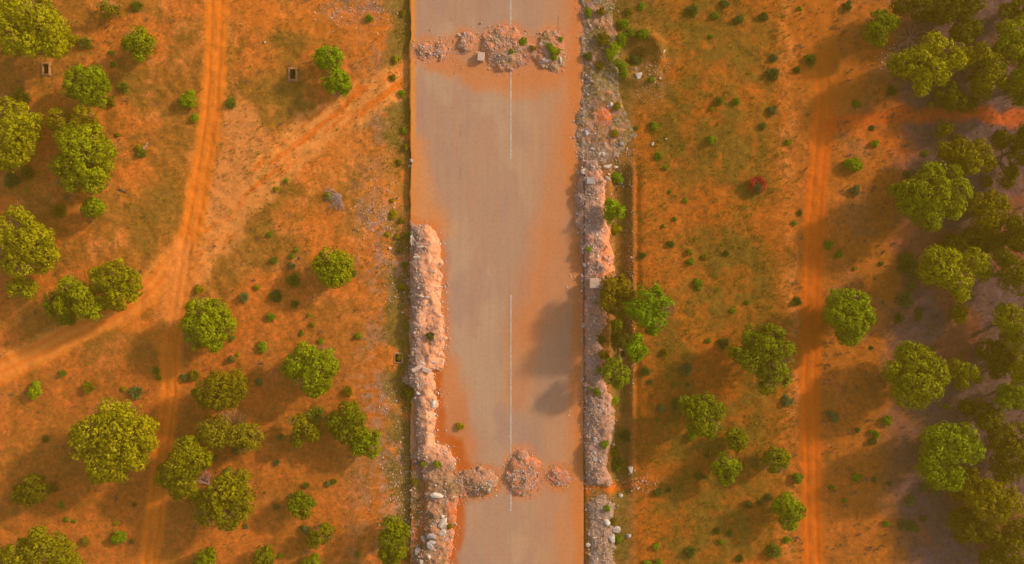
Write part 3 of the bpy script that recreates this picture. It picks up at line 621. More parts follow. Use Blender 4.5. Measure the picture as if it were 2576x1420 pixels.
for ti, t in enumerate(TREES):
    rg = np.random.default_rng(100+ti)
    lb = np.array(t['lobes'], float)
    area = (lb[:, 2]**2).sum(); cxp = (lb[:, 0]*lb[:, 2]**2).sum()/area; cyp = (lb[:, 1]*lb[:, 2]**2).sum()/area
    ext = (np.hypot(lb[:, 0]-cxp, lb[:, 1]-cyp)+lb[:, 2]).max()*S
    h = (t['h']*.8 if t['h'] else .85+1.2*ext)
    X0, Y0, Z0 = place(cxp, cyp, h*.72)
    root = obj('tree', None, label=t['label'], category='tree', group='gum trees and acacias on the red soil')
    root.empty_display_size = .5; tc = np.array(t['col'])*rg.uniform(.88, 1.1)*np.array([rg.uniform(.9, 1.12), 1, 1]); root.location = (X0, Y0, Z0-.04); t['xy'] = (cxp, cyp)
    L = []
    for (x, y, r) in t['lobes']:
        rr = r*S*.9; hz = h-rr*.85-(h*.34)*min(1, math.hypot(x-cxp, y-cyp)*S/ext)+rg.uniform(-.12, .12)
        hz = max(hz, rr*.5+.05); k = (CAMH-Z0-hz)/CAMH; wx, wy = W(x, y)
        L.append((wx*k-X0, wy*k-Y0, hz, rr*k))
    L0 = list(L)
    for (ax, ay, az, ar) in L0:          # ragged outer sprays
        for q in range(3 if ext < 1.2 else 4):
            a = rg.random()*6.283; k = rg.uniform(.7, .98); r2 = ar*rg.uniform(.2, .36)
            L.append((ax+math.cos(a)*ar*k, ay+math.sin(a)*ar*k, max(.3, az+rg.uniform(-.5, .35)*ar), r2))
    if h > 1.6:                          # lower tiers of foliage under each limb, nearer the trunk
        for (ax, ay, az, ar) in L0:
            if ar > .55: L.append((ax*.8, ay*.8, max(.25, az*.52), ar*.68))
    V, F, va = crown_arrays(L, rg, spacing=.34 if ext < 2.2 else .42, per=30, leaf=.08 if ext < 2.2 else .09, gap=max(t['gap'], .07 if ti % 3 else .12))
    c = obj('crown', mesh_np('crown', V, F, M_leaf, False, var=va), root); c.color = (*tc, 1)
    rr = random.Random(ti); tr = .045+.035*ext
    fork = np.array([rr.uniform(-.15, .15), rr.uniform(-.15, .15), h*.35])
    v, f = tube(bend((0, 0, -.1), fork, 5, .05, rr), np.linspace(tr*1.35, tr, 5), 8)
    obj('trunk', mesh_np('trunk', v, f, M_bark, True), root)
    parts = []
    for (x, y, z, r) in L0:
        e = np.array([x, y, z+.1*r]); parts.append(tube(bend(fork-np.array([0, 0, .08]), e, 6, .07, rr), np.linspace(tr*.75, .02, 6), 6))
        for q in range(3):
            e2 = e+np.array([rr.uniform(-1, 1)*r*.8, rr.uniform(-1, 1)*r*.8, rr.uniform(0, .5)*r]); parts.append(tube(bend((fork+e)/2, e2, 5, .08, rr), np.linspace(tr*.35, .012, 5), 5))
    v, f = join(parts); obj('branches', mesh_np('branches', v, f, M_bark, True), root)

# ------------------------------------------------------------------ label helper: every small thing is placed by its landmarks
LM = [(t['xy'][0], t['xy'][1], t['nick']) for t in TREES]
LM += [(115,174,'the left pit'),(735,186,'the middle pit'),(1001,902,'the roadside pit'),(1495,713,'the square block'),(1906,467,'the red bush'),
       (840,500,'the grey dead bush'),(1068,128,'the leftmost heap'),(1173,108,'the round heap'),(1300,125,'the big double heap'),(1314,1190,'the oval heap'),
       (1405,1200,'the orange heap'),(1543,1345,'the long bottom boulder'),(1586,1180,'the upright ditch boulder'),(1605,190,'the lone round boulder'),
       (1098,1248,'the wide white boulder'),(1062,930,'the two concrete beams'),(2287,95,'the reddish dead tree'),(1526,419,'the long white rock'),(510,1205,'the purple dead branches')]
USED = set()
def where(x, y, head, mine=None):
    c = sorted(LM, key=lambda l: math.hypot(l[0]-x, l[1]-y))
    for lx, ly, nm in c[:9]:
        d = math.hypot(lx-x, ly-y)
        if nm == mine or d < 6: continue
        a = math.degrees(math.atan2(-(y-ly), x-lx)) % 360
        dr = ['right of', 'upper right of', 'above', 'upper left of', 'left of', 'lower left of', 'below', 'lower right of'][int((a+22.5)//45) % 8]
        ds = 'just ' if d < 62 else ('' if d < 125 else 'well ')
        s = f'{head} {ds}{dr} {nm}'
        if s not in USED and len(s.split()) <= 16:
            USED.add(s); return s
    raise RuntimeError(f'no label for {head} {x} {y}')
for t in TREES: USED.add(t['label'])

# ------------------------------------------------------------------ bushes: a few bodies, each copied with its own size, tint and label
def leafy(seed):
    rg = np.random.default_rng(seed); L = [(0, 0, .42, .5)]
    for k in range(9):
        a = rg.random()*6.28; q = rg.uniform(.3, .74); L.append((q*math.cos(a), q*math.sin(a), rg.uniform(.22, .6), rg.uniform(.18, .4)))
    V, F, va = crown_arrays(L, rg, spacing=.15, per=12, leaf=.062, gap=.12, flat=.95)
    return mesh_np('bush', V, F, M_leaf, False, var=va)
def spiky(seed, n=520):
    rg = np.random.default_rng(seed); a = rg.random(n)*6.283; el = np.arccos(rg.uniform(.02, 1, n)); ln = rg.uniform(.65, 1.05, n)*(1-.1*np.cos(a*3+seed))
    d = np.stack([np.cos(a)*np.sin(el), np.sin(a)*np.sin(el), np.cos(el)*.95], 1)
    side = unit(np.cross(d, rg.normal(size=d.shape))); b = d*.12; m = d*ln[:, None]*.65+rg.normal(size=d.shape)*.03; tip = d*ln[:, None]-np.array([0, 0, .12])*np.sin(el)[:, None]
    wd = rg.uniform(.022, .045, n)[:, None]
    V = np.stack([b-side*wd*.5, m-side*wd, tip, m+side*wd], 1).reshape(-1, 3)
    F = np.arange(n*4).reshape(-1, 4); va = np.clip(rg.normal(.5, .2, n), 0, 1)
    # seed-heads and side leaves in tufts near the tips
    q = 260; ii = rg.integers(0, n, q); P = tip[ii]*rg.uniform(.75, 1, (q, 1)); Nn = unit(d[ii]+rg.normal(size=(q, 3))*.5)
    V2, F2, v2 = leaf_quads(P, Nn, rg.uniform(.04, .08, q), np.clip(rg.normal(.6, .15, q), 0, 1), rg)
    return mesh_np('bush', np.vstack([V, V2]), np.vstack([F, F2+len(V)]), M_leaf, False, var=np.concatenate([va, v2]))
LEAFY = [leafy(i) for i in range(5)]; SPIKY = [spiky(i+20) for i in range(5)]
TINT = dict(g=((.12,.18,.003), 'green'), b=((.17,.215,.001), 'bright green'), y=((.22,.18,.001), 'yellowish'), o=((.15,.115,.003), 'olive'),
            t=((.085,.11,.030), 'grey-green'), d=((.055,.08,.012), 'dark green'), s=((.11,.13,.010), 'spiky green'), k=((.08,.075,.006), 'dull dark'))
# x, y, radius, tint, body (L leafy / S spiky)
BUSHES = '''340 13 15 s S;210 105 16 s S;180 100 18 y L;280 133 7 g L;284 163 7 g L;200 166 5 g L;307 218 15 s S;277 253 13 o L;474 252 22 b L;490 297 10 b L;578 258 15 s S;45 243 24 k S
296 339 6 y L;350 372 8 y L;354 385 12 s S;25 453 21 d S;65 434 19 k S;144 530 20 o S;115 1105 8 k L;928 45 11 g S;995 148 10 y L;1014 32 8 o L;1012 235 9 g L;988 195 8 o L;1015 330 8 g L;1020 370 9 o L
719 456 6 g L;694 476 7 y L;679 590 7 g L;828 492 9 b L;687 655 11 s S;735 645 7 g L;732 668 10 t L;745 630 5 g L;736 705 19 s S;888 688 10 s S;692 745 17 d S;740 765 11 s S;680 798 10 g L;612 748 13 t S;648 722 7 y L
659 872 12 g L;777 793 5 g L;785 817 6 o L;758 839 6 g L;901 844 8 g L;808 859 6 g L;582 905 9 t L;598 893 5 y L;652 960 9 t L;874 986 13 o S;790 1048 24 s S;500 727 10 y L;582 852 7 s L
155 940 10 s S;390 934 10 s S;397 950 6 g L;487 945 14 o S;464 951 10 t L;84 983 19 b L;217 975 17 o S;338 988 17 t S;310 978 6 y L;570 1192 15 t S;591 1136 10 t S;540 1152 9 t S;497 1103 11 d S;132 1228 12 k L;155 1272 8 g L;300 1355 17 g L;330 1365 6 t L;213 1365 9 o L;166 1308 6 g L;186 1312 5 g L;292 1316 6 y L;336 1270 5 k L;617 1327 7 t S
705 1100 8 t S;695 1165 9 t S;769 1222 9 s S;839 1213 9 s S;824 1219 7 t L;734 1251 8 t L;695 1276 7 t L;768 1335 11 t L;705 1397 6 g L;900 1395 6 g L;995 1413 10 k S
1031 826 10 g L;1020 818 6 y L;1080 846 10 d L;1028 985 17 k L;1030 1012 10 o L;1008 893 6 y L;1003 901 6 y L;1098 1168 9 b L;1066 1169 6 g L;1043 1213 9 o L;1157 1074 9 y L;1003 410 8 o L;998 595 7 y L;990 540 9 y L;1010 555 8 o L;1030 588 9 g L;975 590 6 y L;985 505 6 y L;1130 1325 7 o L;1005 632 8 o L;1017 665 7 g L;1012 722 8 y L;1025 1405 8 k L
1318 104 9 g L;1340 122 8 o L;1383 115 8 g L;1392 128 9 b L;1405 130 7 y L;1393 142 8 g L;1412 98 6 g L;1287 130 6 g L
1482 30 10 g L;1515 30 10 o L;1520 95 14 o L;1568 62 13 g L;1566 95 12 g L;1620 86 14 g L;1588 82 11 g L;1545 122 15 b L;1560 110 12 g L;1538 142 12 b L;1558 160 14 g L;1600 152 15 d L;1570 182 10 g L;1510 165 10 o L;1480 140 10 d L;1552 268 9 y L;1640 198 8 g L;1615 15 8 g L;1583 30 8 o L;1547 335 9 y L;1645 318 10 g L;1602 322 5 g L
1743 25 16 d S;1800 38 10 g L;1823 11 10 d L;1860 50 10 d L;1925 42 11 d L;1789 92 5 g L;1810 254 13 s S;1853 255 10 g S;1791 275 6 y L;1789 351 11 g L;1918 318 8 d L;1943 277 12 t L;1948 145 12 t S;1946 185 17 d S;2006 175 10 d S;2042 149 16 s S;2132 14 11 d L;2012 22 6 g L;2155 260 8 g L;2195 322 8 d S;1982 358 8 g S;2202 362 9 b L
1482 628 7 b L;1553 446 14 g L;1549 580 14 y L;1657 392 10 g S;1675 422 6 g L;1686 482 5 g L;1698 552 5 g L;1618 643 9 d S;1689 615 8 d L;1735 635 8 y L;1772 648 7 o L;1827 638 8 d S;1735 660 9 g L;1758 714 10 g L;1669 570 5 g L;1725 505 6 g L
2149 417 20 b L;2155 480 12 t L;2013 535 6 d L;2000 562 6 g L;2087 615 10 g L;2109 640 9 g L;2284 438 12 t S;2486 455 13 o L;2285 662 26 d S;2300 690 16 t S;2217 663 6 d L;2149 676 5 y L
1548 817 13 b L;1512 857 12 k L;1560 850 20 k L;1518 892 12 o L;1505 933 8 g L;1671 889 10 o S;1625 935 12 d S;1635 962 8 t S;1728 929 17 t S;1700 967 5 g L;1730 968 5 t L;1782 857 7 g L;1545 1007 11 b L;1502 985 9 g L;1482 977 5 g L;1664 1027 10 t L;1655 1057 6 g L;1823 865 16 d S;1743 1097 12 g L;1700 1016 12 d L;1757 725 6 g L;1880 762 6 g L;1845 783 6 g L
2007 759 13 d S;1998 761 7 g L;2283 756 21 t S;2264 801 14 d S;2311 782 8 d L;2310 797 9 d L;2292 716 12 t L;2192 875 5 d L;2340 885 12 d L;1982 1010 13 t L;2095 1050 14 t L;2230 1060 12 g L;2246 228 13 d S;2352 222 10 t L;2345 263 7 g L;2542 227 8 g L;2532 165 8 g L;2407 347 11 o L;2380 1022 7 g L;2330 385 7 g L
1576 1100 17 d S;1522 1116 10 g L;1545 1138 13 o L;1553 1170 20 s S;1527 1280 8 g L;1655 1238 10 d L;1682 1232 6 d L;1759 1200 9 d L;1775 1201 5 d L;1868 1178 6 t L;1780 1146 6 d L;1886 1270 10 d L;1912 1265 7 d L;1805 1337 9 d S;1838 1344 9 d S;1815 1365 7 g L;1651 1374 9 g L;1738 1392 15 d S;1862 1407 10 d S;1556 1356 10 g L;1545 1313 9 o L;1630 1418 10 g L;1658 1418 10 g L
2159 1083 7 d L;2207 1095 10 g S;2196 1110 9 d L;2157 1200 11 g L;2200 1207 6 t L;2238 1218 6 d L;2093 1228 6 g L;2126 1260 6 g L;2293 1262 14 t S;2275 1322 16 t S;2297 1328 14 d L;2324 1306 8 d L;2231 1317 8 g L;2005 1203 13 g L;1981 1360 10 g S;1950 1390 21 s S;1934 1251 9 d L;2192 1085 5 g L;2349 1240 7 t L;2325 1225 9 d L'''
first_bush = {}
nb = 0
items = []
for row in BUSHES.replace('\n', ';').split(';'):
    a = row.split(); items.append((float(a[0]), float(a[1]), float(a[2]), a[3], a[4]))
for x, y, r, tint, body in items:
    if r*S > .01:
        pool = LEAFY if body == 'L' else SPIKY; vi = nb % 5; nb += 1; key = (body, vi)
        if key not in first_bush:
            o = obj('bush', pool[vi]); first_bush[key] = o
        else:
            o = first_bush[key].copy(); C.objects.link(o)
        rm = r*S*1.25; hz = rm*(.95 if body == 'L' else 1.0)
        X, Y, Z = place(x, y, hz*.5); o.location = (X, Y, Z-.03); o.rotation_euler = (0, 0, random.uniform(0, 6.28))
        o.scale = (rm*random.uniform(.92, 1.06), rm*random.uniform(.92, 1.06), hz*1.05)
        c, word = TINT[tint]; c = np.array(c)*1.6*random.uniform(.85, 1.15); o.color = (*c, 1)
        sz = 'tiny' if r < 7 else ('small' if r < 12 else ('rounded' if r < 17 else 'large'))
        kind = 'tussock' if body == 'S' and tint != 's' else 'bush'
        o['label'] = where(x, y, f'{sz} {word} {kind}'); o['category'] = 'bush'; o['group'] = 'bushes dotted over the red soil'

# the red-flowering bush
rg = np.random.default_rng(5); X, Y, Z = place(1907, 468, .4)
root = obj('flowering_bush', None, label='red flowering bush with a green middle, alone in the right field', category='bush'); root.location = (X, Y, Z-.03)
V, F, va = crown_arrays([(.05, -.18, .35, .33), (-.08, -.1, .35, .25)], rg, .15, 12, .055, flat=.95)
o = obj('foliage', mesh_np('foliage', V, F, M_leaf, var=va), root); o.color = (.06, .11, .03, 1)
L = []
for k in range(9):
    a = k/9*5.2-1.0; L.append((.42*math.cos(a)-.02, .42*math.sin(a)+.08, rg.uniform(.3, .5), rg.uniform(.13, .2)))
V, F, va = crown_arrays(L, rg, .14, 9, .05, flat=.9)
o = obj('blossom', mesh_np('blossom', V, F, M_leaf, var=va), root); o.color = (.5, .03, .03, 1)
LM = [l for l in LM]

# ------------------------------------------------------------------ rocks
def rock_mesh(name, seed, mat, sub=3, cuts=9, r0=.70):
    rg = np.random.default_rng(seed)
    import bmesh
    bm = bmesh.new(); bmesh.ops.create_icosphere(bm, subdivisions=sub, radius=1)
    P = np.array([v.co[:] for v in bm.verts]); D = unit(rg.normal(size=(cuts, 3))); off = rg.uniform(r0-.2, r0+.08, cuts)
    for d, o_ in zip(D, off):
        s = P@d-o_; P = P-np.where(s > 0, s, 0)[:, None]*d*.92
    P = P*(1+.04*rg.normal(size=(len(P), 1))*.5)
    P /= np.abs(P).max(0)
    for v, p in zip(bm.verts, P): v.co = p
    me = bpy.data.meshes.new(name); bm.to_mesh(me); bm.free(); me.materials.append(mat)
    for p in me.polygons: p.use_smooth = False
    return me
PALE = [rock_mesh('boulder', 300+i, M_rock) for i in range(5)]; GREY = [rock_mesh('boulder', 320+i, M_grey) for i in range(4)]
# x, y, half-length, half-width, angle (deg, anticlockwise in the photo), colour, height factor
ROCKS = '''1155 89 4.5 4 0 p;1376 153 9 3 0 p;1410 150 7 3.2 105 p;1367 156 5 3 20 g;1605 190 8 8.5 0 p;1598 173 4 4 0 g;1537 264 4.5 4.5 30 p;1530 267 4 3 40 p;1671 130 5 2 70 p;1660 197 3 3 0 p;1676 350 3 2.5 60 p;1497 337 2.5 2 0 p;1473 334 6.5 7.5 0 g;1527 100 3 1.8 60 p;1537 22 4 3 20 g
1490 375 6.5 4 15 g;1509 387 5 2.5 40 p;1518 388 3 4.8 10 p;1642 363.5 3 4.5 0 p;1526 419 10.5 4.6 12 p;1549 421 5 4 20 p;1467 431 5.5 6 0 p;1455 435 3 2.5 40 p;1562 460 6 4 0 g;1567 470 3 4 0 g;1531 439 3 2.6 0 p;1528 450 5 6.5 20 g;1509 386 2 2 0 p;1522 536 2.4 3 0 p;1563 361 5 3.5 -20 g;1521 362 3 3 0 g
1504 645 3.5 3 60 p;1471 667 4 4 0 p;1467 663 2 2 0 p;1480 663 3 3 50 g;1517 583 3 3 0 p;1509 604 2.4 2 0 p;1476 768 2.6 3 0 p;1468 820 5 5.5 0 p;1468 966 2.6 2.6 0 p;1489 1002 3 4 10 p;1473 1025 4 3.5 0 p;1530 1016 1.6 2.5 0 p;1480 1069 2.5 4.5 0 p;1471 1088 3 3 0 g;1497 1108 4.6 6 0 g;1495 1140 4 6 10 g;1543 1120 4 3 0 p;1517 1168 2.3 2.3 0 p;1586 1181 5.5 9.5 10 p;1584 1193 4 3 0 g;1605 1230 3 3 0 p;1562 1247 5 4 -50 p;1552 1335 9 8 0 p;1538 1354 8 11 20 p;1527 1315 6 11 25 p;1581 1348 6 5 0 g;1480 1371 5.3 4.6 0 p;1468 1201 2.5 2.5 0 g;1408 1206 2 2 0 p
1034 404 3.5 5 20 g;1030 418 3 4 0 p;1058 621 7.5 2.4 5 p;1049 648 7.5 3.2 0 p;1108 663 3.6 3.6 0 p;1060 746 6 3 -5 p;1074 748 5 3 0 p;1113 760 2.2 2.4 0 p;1118 820 2 2.4 0 p;1118 858 1.8 2.6 0 g;1013 787 3.6 2.4 0 p;1033 841 4 2.5 40 p;1062 914 6 3 -20 p;1091 912 5 2.5 -20 p;1050 969 3 5.5 0 p;1052 990 5.5 4.5 0 p;1090 1018 6 9 10 p;1094 980 2 2.2 0 g;1031 897 4 2 -40 p
1075 1095 4 5.5 -15 p;1101 1083 2 2 0 p;1095 1098 2.5 2.5 0 p;1101 1113 2.6 3.6 0 p;1106 1124 2.2 3.8 -30 p;1122 1083 1.8 3 0 p;1098 1248 14 6.5 0 p;1140 1251 2.7 2.7 0 p;1158 1189 3.6 1.9 0 p;1234 1223 3.4 4 20 p;1229 1233 4.5 3 45 p;1113 1299 4.6 5.2 20 p;1112 1318 7 13 -25 p;1121 1327 5 9 -25 p;1114 1343 8 7 10 p;1087 1351 11 6.5 -5 g;1067 1358 5 9 30 p;1090 1365 11 6 -10 p;1080 1375 6 10 45 g;1051 1393 7 10 0 p;1059 1413 4.4 6 0 p;1079 1402 4 4.5 -20 p;1093 1386 3.4 3 -40 p;994 1303 4.6 2.6 -20 p;1007 1306 3 3 0 p;1046 1147 5.5 6 20 g;1121 1120 2 2 0 p;666 107 2.6 2.8 0 p;992 513 2.6 2.6 0 p;910 528 2.6 2.4 0 g;1048 1374 3 3 0 g;1137 1262 2 2 0 g'''
first_rock = {}; ri = 0
for row in ROCKS.replace('\n', ';').split(';'):
    x, y, a_, b_, an, cc = row.split(); x, y, a_, b_, an = map(float, (x, y, a_, b_, an))
    pool = PALE if cc == 'p' else GREY; k = (cc, ri % len(pool)); ri += 1
    if k not in first_rock: o = obj('boulder' if max(a_, b_) > 4.4 else 'stone', pool[k[1]]); first_rock[k] = o
    else:
        o = first_rock[k].copy(); o.name = 'boulder' if max(a_, b_) > 4.4 else 'stone'; C.objects.link(o)
    hh = min(a_, b_)*S*random.uniform(.7, .95); X, Y, Z = place(x, y, hh*.5)
    o.location = (X, Y, Z+hh*.35); g_ = 1.3 if max(a_, b_) > 4.4 else 1.15; o.scale = (a_*S*g_, b_*S*g_, hh); o.rotation_euler = (0, 0, R(an))
    e = max(a_, b_)/min(a_, b_); sh = 'long' if e > 1.75 else ('blocky' if max(a_, b_) > 4.4 else 'small')
    kd = 'boulder' if max(a_, b_) > 4.4 else 'stone'
    o['label'] = where(x, y, f'{sh} {"pale" if cc == "p" else "grey"} {kd}', {1605: 'the lone round boulder', 1586: 'the upright ditch boulder', 1098: 'the wide white boulder', 1526: 'the long white rock'}.get(int(x)))
    o['category'] = 'boulder' if kd == 'boulder' else 'stone'; o['group'] = 'pale stones and boulders along the rubble'

# squared concrete pieces
def block(name, sx, sy, sz, seed, mat, bev=.12):
    import bmesh
    rg = np.random.default_rng(seed); bm = bmesh.new(); bmesh.ops.create_cube(bm, size=2)
    bmesh.ops.bevel(bm, geom=bm.edges[:]+bm.verts[:], offset=bev, segments=2, affect='EDGES', profile=.6)
    bmesh.ops.subdivide_edges(bm, edges=bm.edges[:], cuts=2, use_grid_fill=True)
    for v in bm.verts:
        v.co += v.co.normalized()*float(rg.normal()*.015); v.co.x *= sx; v.co.y *= sy; v.co.z *= sz
    me = bpy.data.meshes.new(name); bm.to_mesh(me); bm.free(); me.materials.append(mat); return me
for nm, x, y, sx, sy, sz, an, tilt, lab, mat in (
    ('concrete_block', 1495, 713, 11.5, 12, 9, 1, 4, 'square pinkish concrete block on top of the right rubble bank', M_conc),
    ('concrete_block', 1210, 143, 8.5, 10.5, 9, -8, 3, 'pale squared block on the road left of the big double heap', M_conc),
    ('concrete_slab', 1485, 455, 9, 8, 3, 0, 6, 'flat grey concrete slab half buried in the right rubble bank', M_grey),
    ('concrete_slab', 1497, 1156, 5, 5, 2.5, 0, 4, 'small flat square grey slab in the lower right rubble bank', M_grey),
    ('concrete_beam', 1048.5, 927, 13, 4.6, 4, 27, 3, 'left of the two pale beams lying across the left bank', M_conc),
    ('concrete_beam', 1073, 932, 11.5, 4.8, 4, -18, 4, 'right of the two pale beams lying across the left bank', M_conc)):
    X, Y, Z = place(x, y, sz*S); o = obj(nm, block(nm, sx*S, sy*S, sz*S, int(x), mat)); o.location = (X, Y, Z+sz*S*.55)
    o.rotation_euler = (R(tilt), R(tilt*.6), R(an)); o['label'] = lab; o['category'] = 'concrete ' + nm.split('_')[1]; USED.add(lab)

# ------------------------------------------------------------------ framed pits
PLAB = ['open rectangular pit with a pale frame near the top left corner', 'open black pit in a brown frame beside the twin bright trees',
        'shallow framed pit with a yellow plant beside the left bank', 'small dark pit on the ditch floor beside the narrow tree']
for (px, py, w_, h_), lb, dp in zip(PITS, PLAB, (2.4, 2.8, .35, 1.4)):
    X, Y = W(px, py); Z = float(Hbase(np.array([px]), np.array([py]))[0]); a, b = w_*S, h_*S
    root = obj('pit', None, label=lb, category='pit', group='framed pits in the ground'); root.location = (X, Y, Z)
    fw = .15; V, F = [], []
    def ring(ax, ay, z): 
        i = len(V); V.extend([(-ax, -ay, z), (ax, -ay, z), (ax, ay, z), (-ax, ay, z)]); return i
    r0 = ring(a+fw, b+fw, -.25); r1 = ring(a+fw, b+fw, .03); r2 = ring(a+fw*.45, b+fw*.45, .10); r3 = ring(a, b, .10); r4 = ring(a, b, -.12)
    for p, q in ((r0, r1), (r1, r2), (r2, r3), (r3, r4)):
        for k in range(4): F.append((p+k, p+(k+1) % 4, q+(k+1) % 4, q+k))
    obj('frame', mesh_np('frame', V, F, M_pit), root)
    V, F = [], []
    r0 = ring(a+.004, b+.004, -.11); r1 = ring(a+.004, b+.004, -dp)
    for k in range(4): F.append((r0+k, r0+(k+1) % 4, r1+(k+1) % 4, r1+k))
    F.append((r1, r1+1, r1+2, r1+3)); obj('lining', mesh_np('lining', V, F, M_pit_dark if dp > .3 else M_grey), root)

# ------------------------------------------------------------------ dead wood
def fan(n, length, spread, base_dir, seed, rad=.02, lift=.35):
    rr = random.Random(seed); parts = []
    for k in range(n):
        a = base_dir+rr.uniform(-spread, spread); ln = length*rr.uniform(.6, 1.05); e = np.array([math.cos(a)*ln, math.sin(a)*ln, lift*rr.uniform(.05, 1)])
        pts = bend((rr.uniform(-.06, .06), rr.uniform(-.06, .06), .06), e, 6, .04, rr); parts.append(tube(pts, np.linspace(rad*1.4, rad*.3, 6), 5))
        for q in range(3):
            s = pts[rr.randint(2, 4)]; a2 = a+rr.uniform(-.6, .6); e2 = s+np.array([math.cos(a2), math.sin(a2), rr.uniform(-.1, .25)])*ln*rr.uniform(.2, .4)
            parts.append(tube(bend(s, e2, 4, .05, rr), np.linspace(rad*.7, rad*.25, 4), 4))
    return join(parts)
for nm, x, y, args, mat, lb, ct in (
    ('dead_bush', 855, 490, (46, 1.25, 1.25, R(215), 1, .015, .5), M_dead, 'grey fan-shaped dead bush flattened on bare soil in left field', 'dead bush'),
    ('dead_tree', 2290, 97, (16, 1.25, 3.14, 0, 2, .03, .9), plain('red_deadwood', (.40,.20,.14), .3, 6), 'reddish leafless dead tree with starred branches, upper right woods', 'dead tree'),
    ('dead_branches', 522, 1222, (16, 1.35, .75, R(120), 3, .018, .6), plain('purple_deadwood', (.36,.20,.20), .3, 6), 'bundle of purplish dead branches between two lower left trees', 'dead branches'),
    ('dead_tree', 585, 1070, (70, 1.5, 1.9, R(75), 4, .016, 1.6), plain('brown_twigs', (.42,.23,.10), .3, 6), 'brown twiggy bare crown rising between the golden tree halves', 'dead tree'),
    ('dead_branches', 1035, 592, (9, .9, .5, R(285), 6, .03, .5), M_rock, 'bleached driftwood branches at the top end of the left bank', 'dead branches'),
    ('dead_branches', 1325, 1205, (5, .9, .35, R(255), 8, .016, .3), M_dead, 'grey dead branches lying on the oval heap', 'dead branches')):
    v, f = fan(*args); X, Y, Z = place(x, y, .3); o = obj(nm, mesh_np(nm, v, f, mat, True)); o.location = (X, Y, Z); o['label'] = lb; o['category'] = ct
for x, y, ln, an, mat, lb in ((308,480,19,-28,M_dark_wood,'short dark log on open soil right of the tall shaggy tree'),
    (171,495,20,25,M_dark_wood,'thin dark log just below the tall shaggy tree'), (141,458,14,72,M_dead,'pale broken log at the foot of the tall shaggy tree'),
    (366,367,20,58,M_dead,'grey stick lying beside the yellow-green bush left of the track'), (1052,1164,36,25,M_dark_wood,'dark pole sticking out of the left bank above the olive bush'),
    (1062,1253,30,28,M_dark_wood,'dark pole lying just left of the wide white boulder'), (855,138,15,-62,M_dead,'pale stick lying beside the upper twin tree') ):
    X, Y, Z = place(x, y, .1); L2 = ln*S/2; rr = random.Random(int(x)); p = []
    for q in (-1, -.5, 0, .5, 1):
        wx, wy = q*L2*math.cos(R(an)), q*L2*math.sin(R(an)); p.append((wx+rr.uniform(-.01, .01), wy+rr.uniform(-.01, .01), top(x+wx/S, y-wy/S)-Z+.05))
    parts = [tube(p, np.linspace(.065, .035, 5), 7)]
    s = np.array(p[3]); parts.append(tube([s, s+np.array([math.cos(R(an+40))*.16, math.sin(R(an+40))*.16, .05])], [.025, .012], 5))
    v, f = join(parts); o = obj('log', mesh_np('log', v, f, mat, True)); o.location = (X, Y, Z); o['label'] = lb; o['category'] = 'log'; o['group'] = 'fallen logs and sticks'

